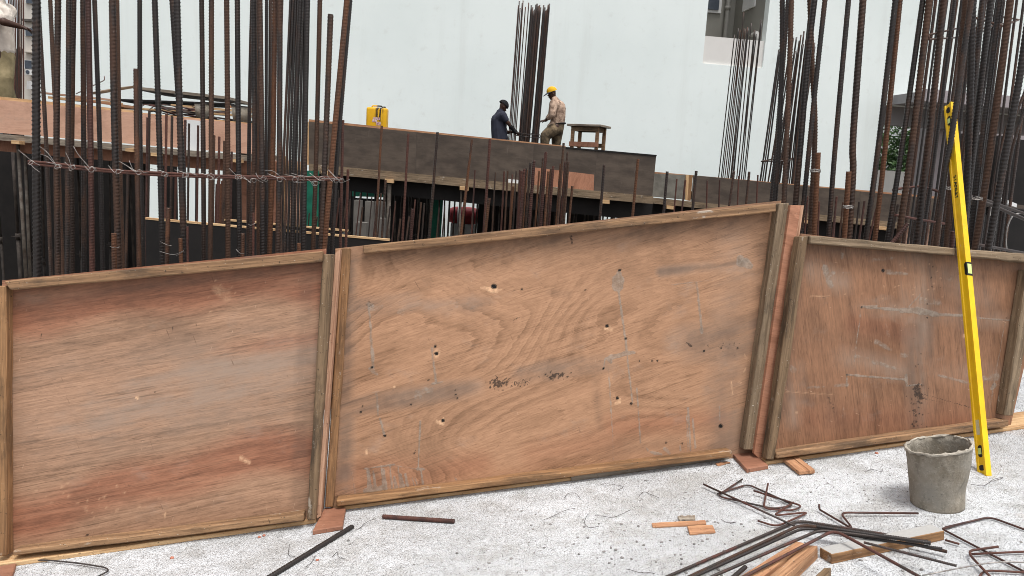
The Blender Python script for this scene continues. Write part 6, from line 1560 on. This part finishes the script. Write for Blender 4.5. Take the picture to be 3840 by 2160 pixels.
def hand_joints(J, E, wrist, d, side, nrm, tag_, curl=0.5, s=1.0):
    """palm + five bent fingers from joint `wrist`, pointing along d; thumb leaves the side of the palm"""
    w = J[wrist][0]; d = d.normalized(); n = nrm.normalized(); sd_ = d.cross(n).normalized() * side
    pk = tag_ + 'palm'
    J[pk] = (w + d * .045 * s, .024 * s); E.append((wrist, pk))
    for i, (off, L) in enumerate(((-.030, .062), (-.010, .074), (.010, .078), (.030, .068))):
        b = w + d * .085 * s + sd_ * off * s
        k = [tag_ + 'f%d%d' % (i, j) for j in range(3)]
        J[k[0]] = (b, .0105 * s); E.append((pk, k[0]))
        d1 = (d + n * curl * .6).normalized(); d2 = (d + n * curl * 1.9).normalized()
        J[k[1]] = (b + d1 * L * .55 * s, .009 * s); E.append((k[0], k[1]))
        J[k[2]] = (J[k[1]][0] + d2 * L * .5 * s, .0075 * s); E.append((k[1], k[2]))
    t = [tag_ + 't0', tag_ + 't1']
    J[t[0]] = (w + d * .04 * s - sd_ * .042 * s + n * .012, .011 * s); E.append((pk, t[0]))
    J[t[1]] = (J[t[0]][0] + (d * .8 - sd_ * .35 + n * curl * .6).normalized() * .045 * s, .009 * s); E.append((t[0], t[1]))
def head_joints(J, E, neck, c, face, s=1.0):
    """skull, face, jaw, nose and ears round head centre c looking along face"""
    up = Vector((0, 0, 1)); f = face.normalized(); r = f.cross(up).normalized(); u = r.cross(f).normalized()
    J['skull'] = (c + u * .03 * s - f * .012, .088 * s); J['crown'] = (c + u * .085 * s - f * .01, .055 * s)
    J['face'] = (c - u * .02 * s + f * .03 * s, .070 * s); J['chin'] = (c - u * .095 * s + f * .055 * s, .036 * s)
    J['nose'] = (c - u * .012 * s + f * .110 * s, .014 * s)
    J['lips'] = (c - u * .058 * s + f * .094 * s, .016 * s)
    J['ear1'] = (c - u * .01 * s + r * .088 * s, .014 * s); J['ear2'] = (c - u * .01 * s - r * .088 * s, .014 * s)
    E += [(neck, 'skull'), ('skull', 'crown'), ('skull', 'face'), ('face', 'chin'), ('face', 'nose'), ('face', 'lips'), ('skull', 'ear1'), ('skull', 'ear2')]
    return f, r, u
def cap_mesh(c, f, r, u, s, brim=True, drop=0.02):
    """rounded cap fitted on the skull, with a forward brim"""
    bm = bmesh.new()
    bmesh.ops.create_uvsphere(bm, u_segments=20, v_segments=12, radius=1)
    kill = [v for v in bm.verts if v.co.z < -0.12]
    bmesh.ops.delete(bm, geom=kill, context='VERTS')
    for v in bm.verts:
        x, y, z_ = v.co
        v.co = c + u * (.018 * s + (z_ * .108 if z_ > 0 else z_ * (.10 + drop * 3)) * s) + f * (y * .118 - .008) * s + r * x * .098 * s
    return bm_mesh(bm, smooth=True)
def brim_mesh(c, f, r, u, s):
    V = []; Fc = []; n = 12
    for k in range(n + 1):
        a = math.pi * k / n
        x = math.cos(a); y = math.sin(a)
        inner = c + u * .012 * s + f * (y * .10) * s + r * x * .094 * s
        outer = c + u * (.012 - .045 * y) * s + f * (y * .205) * s + r * x * .094 * s
        V += [inner, outer, inner + u * .006, outer + u * .006]
    for k in range(n):
        b = k * 4; d = b + 4
        Fc += [(b, b + 1, d + 1, d), (b + 2, d + 2, d + 3, b + 3), (b + 1, b + 3, d + 3, d + 1), (b, d, d + 2, b + 2)]
    return mesh_from(V, Fc, True)

# worker in the yellow cap: stands sideways, facing the column cage, both hands before him
def worker_yellow():
    Y = 17.8
    def p(x, y, o=0.0):
        return at_y(1840 + x * sC, 300 + y * sC, Y + o)
    footz = zdeck(p(1000, 1100).x)
    J = {}; E = []
    J['pelvis'] = (p(1130, 770), .125); J['belly'] = (p(1135, 640), .13); J['chest'] = (p(1135, 480), .145); J['neck0'] = (p(1085, 330), .07); J['neck'] = (p(1066, 290), .058)
    E += [('pelvis', 'belly'), ('belly', 'chest'), ('chest', 'neck0'), ('neck0', 'neck')]
    hc = p(1042, 232)
    f, r, u = head_joints(J, E, 'neck', hc, Vector((-1, -.25, -.38)))
    for sd_, o, dx in (('n', -.20, 0), ('f', .20, -12)):
        J['sh' + sd_] = (p(1075 + dx, 395, o * .85), .066); J['el' + sd_] = (p(1050 + dx * 2, 590, o * 1.2), .047); J['wr' + sd_] = (p(935 + dx, 690, o * .45), .030)
        E += [('chest', 'sh' + sd_), ('sh' + sd_, 'el' + sd_), ('el' + sd_, 'wr' + sd_)]
        hand_joints(J, E, 'wr' + sd_, Vector((-1, 0.15 if o < 0 else -.1, -.15)), 1 if o < 0 else -1, Vector((0, .35, -1)), sd_, .55)
    for sd_, o, hx, kx, ky, ax in (('n', -.10, 1110, 930, 950, 905), ('f', .10, 1140, 1120, 990, 1110)):
        J['hip' + sd_] = (p(hx, 800, o), .10); J['kn' + sd_] = (p(kx, ky, o * 1.2), .062)
        an = p(ax, 1130, o * 1.3); an.z = footz + .08
        J['an' + sd_] = (an, .042); J['toe' + sd_] = (an + Vector((-.17, 0, -.05)), .035)
        E += [('pelvis', 'hip' + sd_), ('hip' + sd_, 'kn' + sd_), ('kn' + sd_, 'an' + sd_), ('an' + sd_, 'toe' + sd_)]
    base = Vector((p(1050, 1100).x, Y, footz))
    root = empty('person', base, 'worker in yellow cap, pale pink shirt and khaki shorts standing beside the column cage', 'person', 'workers on the decks')
    part('body', skin_mesh(J, E, 'pelvis'), MAT['skin'], root)
    S_ = {'hem': (p(1130, 735), .17), 'waist': (p(1145, 640), .172), 'chest': (p(1148, 475), .178), 'col': (p(1095, 350), .095), 'col2': (p(1078, 318), .075)}
    SE = [('hem', 'waist'), ('waist', 'chest'), ('chest', 'col'), ('col', 'col2')]
    for sd_, o in (('n', -1), ('f', 1)):
        a, b, c = J['sh' + sd_][0], J['el' + sd_][0], J['wr' + sd_][0]
        S_['s' + sd_] = (a, .095); S_['e' + sd_] = (b, .075); S_['w' + sd_] = (b.lerp(c, .55), .055)
        SE += [('chest', 's' + sd_), ('s' + sd_, 'e' + sd_), ('e' + sd_, 'w' + sd_)]
    S_['tail'] = (p(1010, 790, -.08), .075); SE.append(('hem', 'tail'))
    part('shirt', skin_mesh(S_, SE, 'waist'), MAT['pinkshirt'], root)
    T = {'top': (p(1145, 745), .16), 'seat': (p(1115, 815), .18)}
    TE = [('top', 'seat')]
    for sd_ in 'nf':
        a, b = J['kn' + sd_][0], J['an' + sd_][0]
        T['h' + sd_] = (J['hip' + sd_][0].lerp(a, .35), .145); T['k' + sd_] = (a, .125); T['b' + sd_] = (a.lerp(b, .30), .105)
        TE += [('seat', 'h' + sd_), ('h' + sd_, 'k' + sd_), ('k' + sd_, 'b' + sd_)]
    tr_m = part('trousers', skin_mesh(T, TE, 'top'), MAT['khaki'], root)
    bc = p(1148, 742)
    part('belt', tube(np.array([tuple(bc + Vector((.168 * math.cos(a), .155 * math.sin(a), .02 * math.cos(a)))) for a in np.linspace(0, 6.2832, 25)]), .018, 6), MAT['belt'], root)
    c_ = hc + u * .03
    part('cap', cap_mesh(c_, f, r, u, 1.08), MAT['capyellow'], root)
    part('brim', brim_mesh(c_ + f * .01, f, r, u, 1.08), MAT['navy'], root)
worker_yellow()

# worker in navy: kneels upright with bent head, both arms reaching to the hoops, seen from behind
def worker_navy():
    Y = 17.6
    def p(x, y, o=0.0):
        return at_y(1840 + x * sC, 300 + y * sC, Y + o)
    x0 = p(150, 1000).x; zd = zdeck(x0)
    J = {}; E = []
    J['pelvis'] = (Vector((p(150, 1050).x, Y, max(zd + .42, p(150, 1050).z))), .125); J['belly'] = (p(140, 880), .125); J['chest'] = (p(130, 690), .14); J['neck0'] = (p(160, 545), .07); J['neck'] = (p(185, 505), .058)
    E += [('pelvis', 'belly'), ('belly', 'chest'), ('chest', 'neck0'), ('neck0', 'neck')]
    hc = p(208, 462)
    f, r, u = head_joints(J, E, 'neck', hc, Vector((.9, .35, -.75)))
    J['shn'] = (p(205, 600, -.14), .066); J['eln'] = (p(285, 720, -.16), .046); J['wrn'] = (p(395, 860, -.06), .030)
    J['shf'] = (p(150, 590, .20), .066); J['elf'] = (p(265, 890, .22), .046); J['wrf'] = (p(375, 882, .12), .030)
    for s_ in 'nf':
        E += [('chest', 'sh' + s_), ('sh' + s_, 'el' + s_), ('el' + s_, 'wr' + s_)]
    hand_joints(J, E, 'wrn', Vector((.8, .1, -.5)), 1, Vector((.2, .9, -.3)), 'n', .6)
    hand_joints(J, E, 'wrf', Vector((1, -.1, -.05)), -1, Vector((0, -.6, -.8)), 'f', .6)
    for s_, o in (('n', -.11), ('f', .11)):
        pv = J['pelvis'][0]
        J['hip' + s_] = (pv + Vector((.02, o, -.06)), .10); kn = Vector((pv.x + .10, Y + o, zd + .07)); J['kn' + s_] = (kn, .062)
        J['an' + s_] = (kn + Vector((-.40, 0, -.01)), .042); J['toe' + s_] = (kn + Vector((-.52, 0, -.03)), .034)
        E += [('pelvis', 'hip' + s_), ('hip' + s_, 'kn' + s_), ('kn' + s_, 'an' + s_), ('an' + s_, 'toe' + s_)]
    root = empty('person', Vector((x0, Y, zd)), 'worker in navy shirt and black cap bending over to tie the column hoops', 'person', 'workers on the decks')
    part('body', skin_mesh(J, E, 'pelvis'), MAT['skin'], root)
    S_ = {'hem': (p(158, 1010), .195), 'waist': (p(142, 880), .185), 'chest': (p(132, 690), .178), 'col': (p(165, 560), .10), 'col2': (p(180, 522), .075)}
    SE = [('hem', 'waist'), ('waist', 'chest'), ('chest', 'col'), ('col', 'col2')]
    for s_ in 'nf':
        a, b = J['sh' + s_][0], J['el' + s_][0]
        S_['s' + s_] = (a, .098); S_['e' + s_] = (a.lerp(b, .62), .078)
        SE += [('chest', 's' + s_), ('s' + s_, 'e' + s_)]
    part('shirt', skin_mesh(S_, SE, 'waist'), MAT['navy'], root)
    T = {'top': (J['pelvis'][0] + Vector((0, 0, .06)), .155)}; TE = []
    for s_ in 'nf':
        T['k' + s_] = (J['kn' + s_][0], .10); T['a' + s_] = (J['an' + s_][0], .07)
        TE += [('top', 'k' + s_), ('k' + s_, 'a' + s_)]
    part('trousers', skin_mesh(T, TE, 'top'), MAT['blackcloth'], root)
    g = {'a': (J['eln'][0].lerp(J['wrn'][0], .5), .052), 'b': (J['wrn'][0], .046), 'c': (J['npalm'][0], .05)}
    part('glove', skin_mesh(g, [('a', 'b'), ('b', 'c')], 'a', 1), MAT['blackcloth'], root)
    part('cap', cap_mesh(hc + u * .028 - f * .012, f, r, u, 1.1, False, .05), MAT['blackcloth'], root)
worker_navy()

# worker cut by the photo's left edge: khaki trousers, off-white shirt, hands held before the waist
def worker_khaki():
    Y = 9.4
    s = Y / F
    def p(x, y, o=0.0): return at_y(x, y, Y + o)
    zd = zd3(p(6, 400).x)
    J = {}; E = []
    W_ = p(-2, 180)
    J['pelvis'] = (W_, .125); J['belly'] = (W_ + Vector((0, 0, .17)), .125); J['chest'] = (W_ + Vector((-.01, 0, .38)), .145); J['neck0'] = (W_ + Vector((.01, 0, .56)), .07); J['neck'] = (W_ + Vector((.03, 0, .61)), .058)
    E += [('pelvis', 'belly'), ('belly', 'chest'), ('chest', 'neck0'), ('neck0', 'neck')]
    hc = W_ + Vector((.06, 0, .74))
    f, r, u = head_joints(J, E, 'neck', hc, Vector((.9, -.3, -.35)))
    for s_, o in (('n', -.19), ('f', .19)):
        J['sh' + s_] = (W_ + Vector((0, o, .47)), .066); J['el' + s_] = (p(12, 82, o * 1.2), .047); J['wr' + s_] = (p(22 + (4 if o > 0 else 0), 92, o * .3), .031)
        J['wr' + s_] = (J['el' + s_][0] + Vector((.10, -o * .7, -.02)) , .031)
        E += [('chest', 'sh' + s_), ('sh' + s_, 'el' + s_), ('el' + s_, 'wr' + s_)]
        hand_joints(J, E, 'wr' + s_, Vector((.6, -.5 if o > 0 else .5, -.15)), 1 if o < 0 else -1, Vector((.2, 0, -1)), s_, .7)
    for s_, o, kx in (('n', -.10, 14), ('f', .10, 2)):
        J['hip' + s_] = (W_ + Vector((0, o, -.05)), .10)
        kn = p(kx, 290, o); J['kn' + s_] = (kn, .062); an = Vector((p(kx + 14, 340).x, Y + o, zd + .08))
        J['an' + s_] = (an, .042); J['toe' + s_] = (an + Vector((.17, -.03, -.05)), .035)
        E += [('pelvis', 'hip' + s_), ('hip' + s_, 'kn' + s_), ('kn' + s_, 'an' + s_), ('an' + s_, 'toe' + s_)]
    root = empty('person', Vector((W_.x, Y, zd)), 'worker in off-white shirt and khaki trousers, cut off by the edge of the photo', 'person', 'workers on the decks')
    part('body', skin_mesh(J, E, 'pelvis'), MAT['skin'], root)
    S_ = {'hem': (W_ + Vector((0, 0, -.03)), .165), 'waist': (J['belly'][0], .165), 'chest': (J['chest'][0], .18), 'col': (W_ + Vector((.005, 0, .54)), .09)}
    SE = [('hem', 'waist'), ('waist', 'chest'), ('chest', 'col')]
    for s_ in 'nf':
        a, b = J['sh' + s_][0], J['el' + s_][0]
        S_['s' + s_] = (a, .098); S_['e' + s_] = (a.lerp(b, .75), .075); SE += [('chest', 's' + s_), ('s' + s_, 'e' + s_)]
    part('shirt', skin_mesh(S_, SE, 'waist'), MAT['whiteshirt'], root)
    T = {'top': (W_ + Vector((0, 0, .02)), .15), 'seat': (W_ + Vector((0, 0, -.10)), .165)}; TE = [('top', 'seat')]
    for s_ in 'nf':
        a, b = J['kn' + s_][0], J['an' + s_][0]
        T['k' + s_] = (a, .11); T['b' + s_] = (b + Vector((0, 0, .03)), .10); TE += [('seat', 'k' + s_), ('k' + s_, 'b' + s_)]
    part('trousers', skin_mesh(T, TE, 'top'), MAT['khaki_light'], root)
    part('hair', cap_mesh(hc + u * .02 - f * .012, f, r, u, 1.0, False, .05), MAT['blackcloth'], root)
worker_khaki()
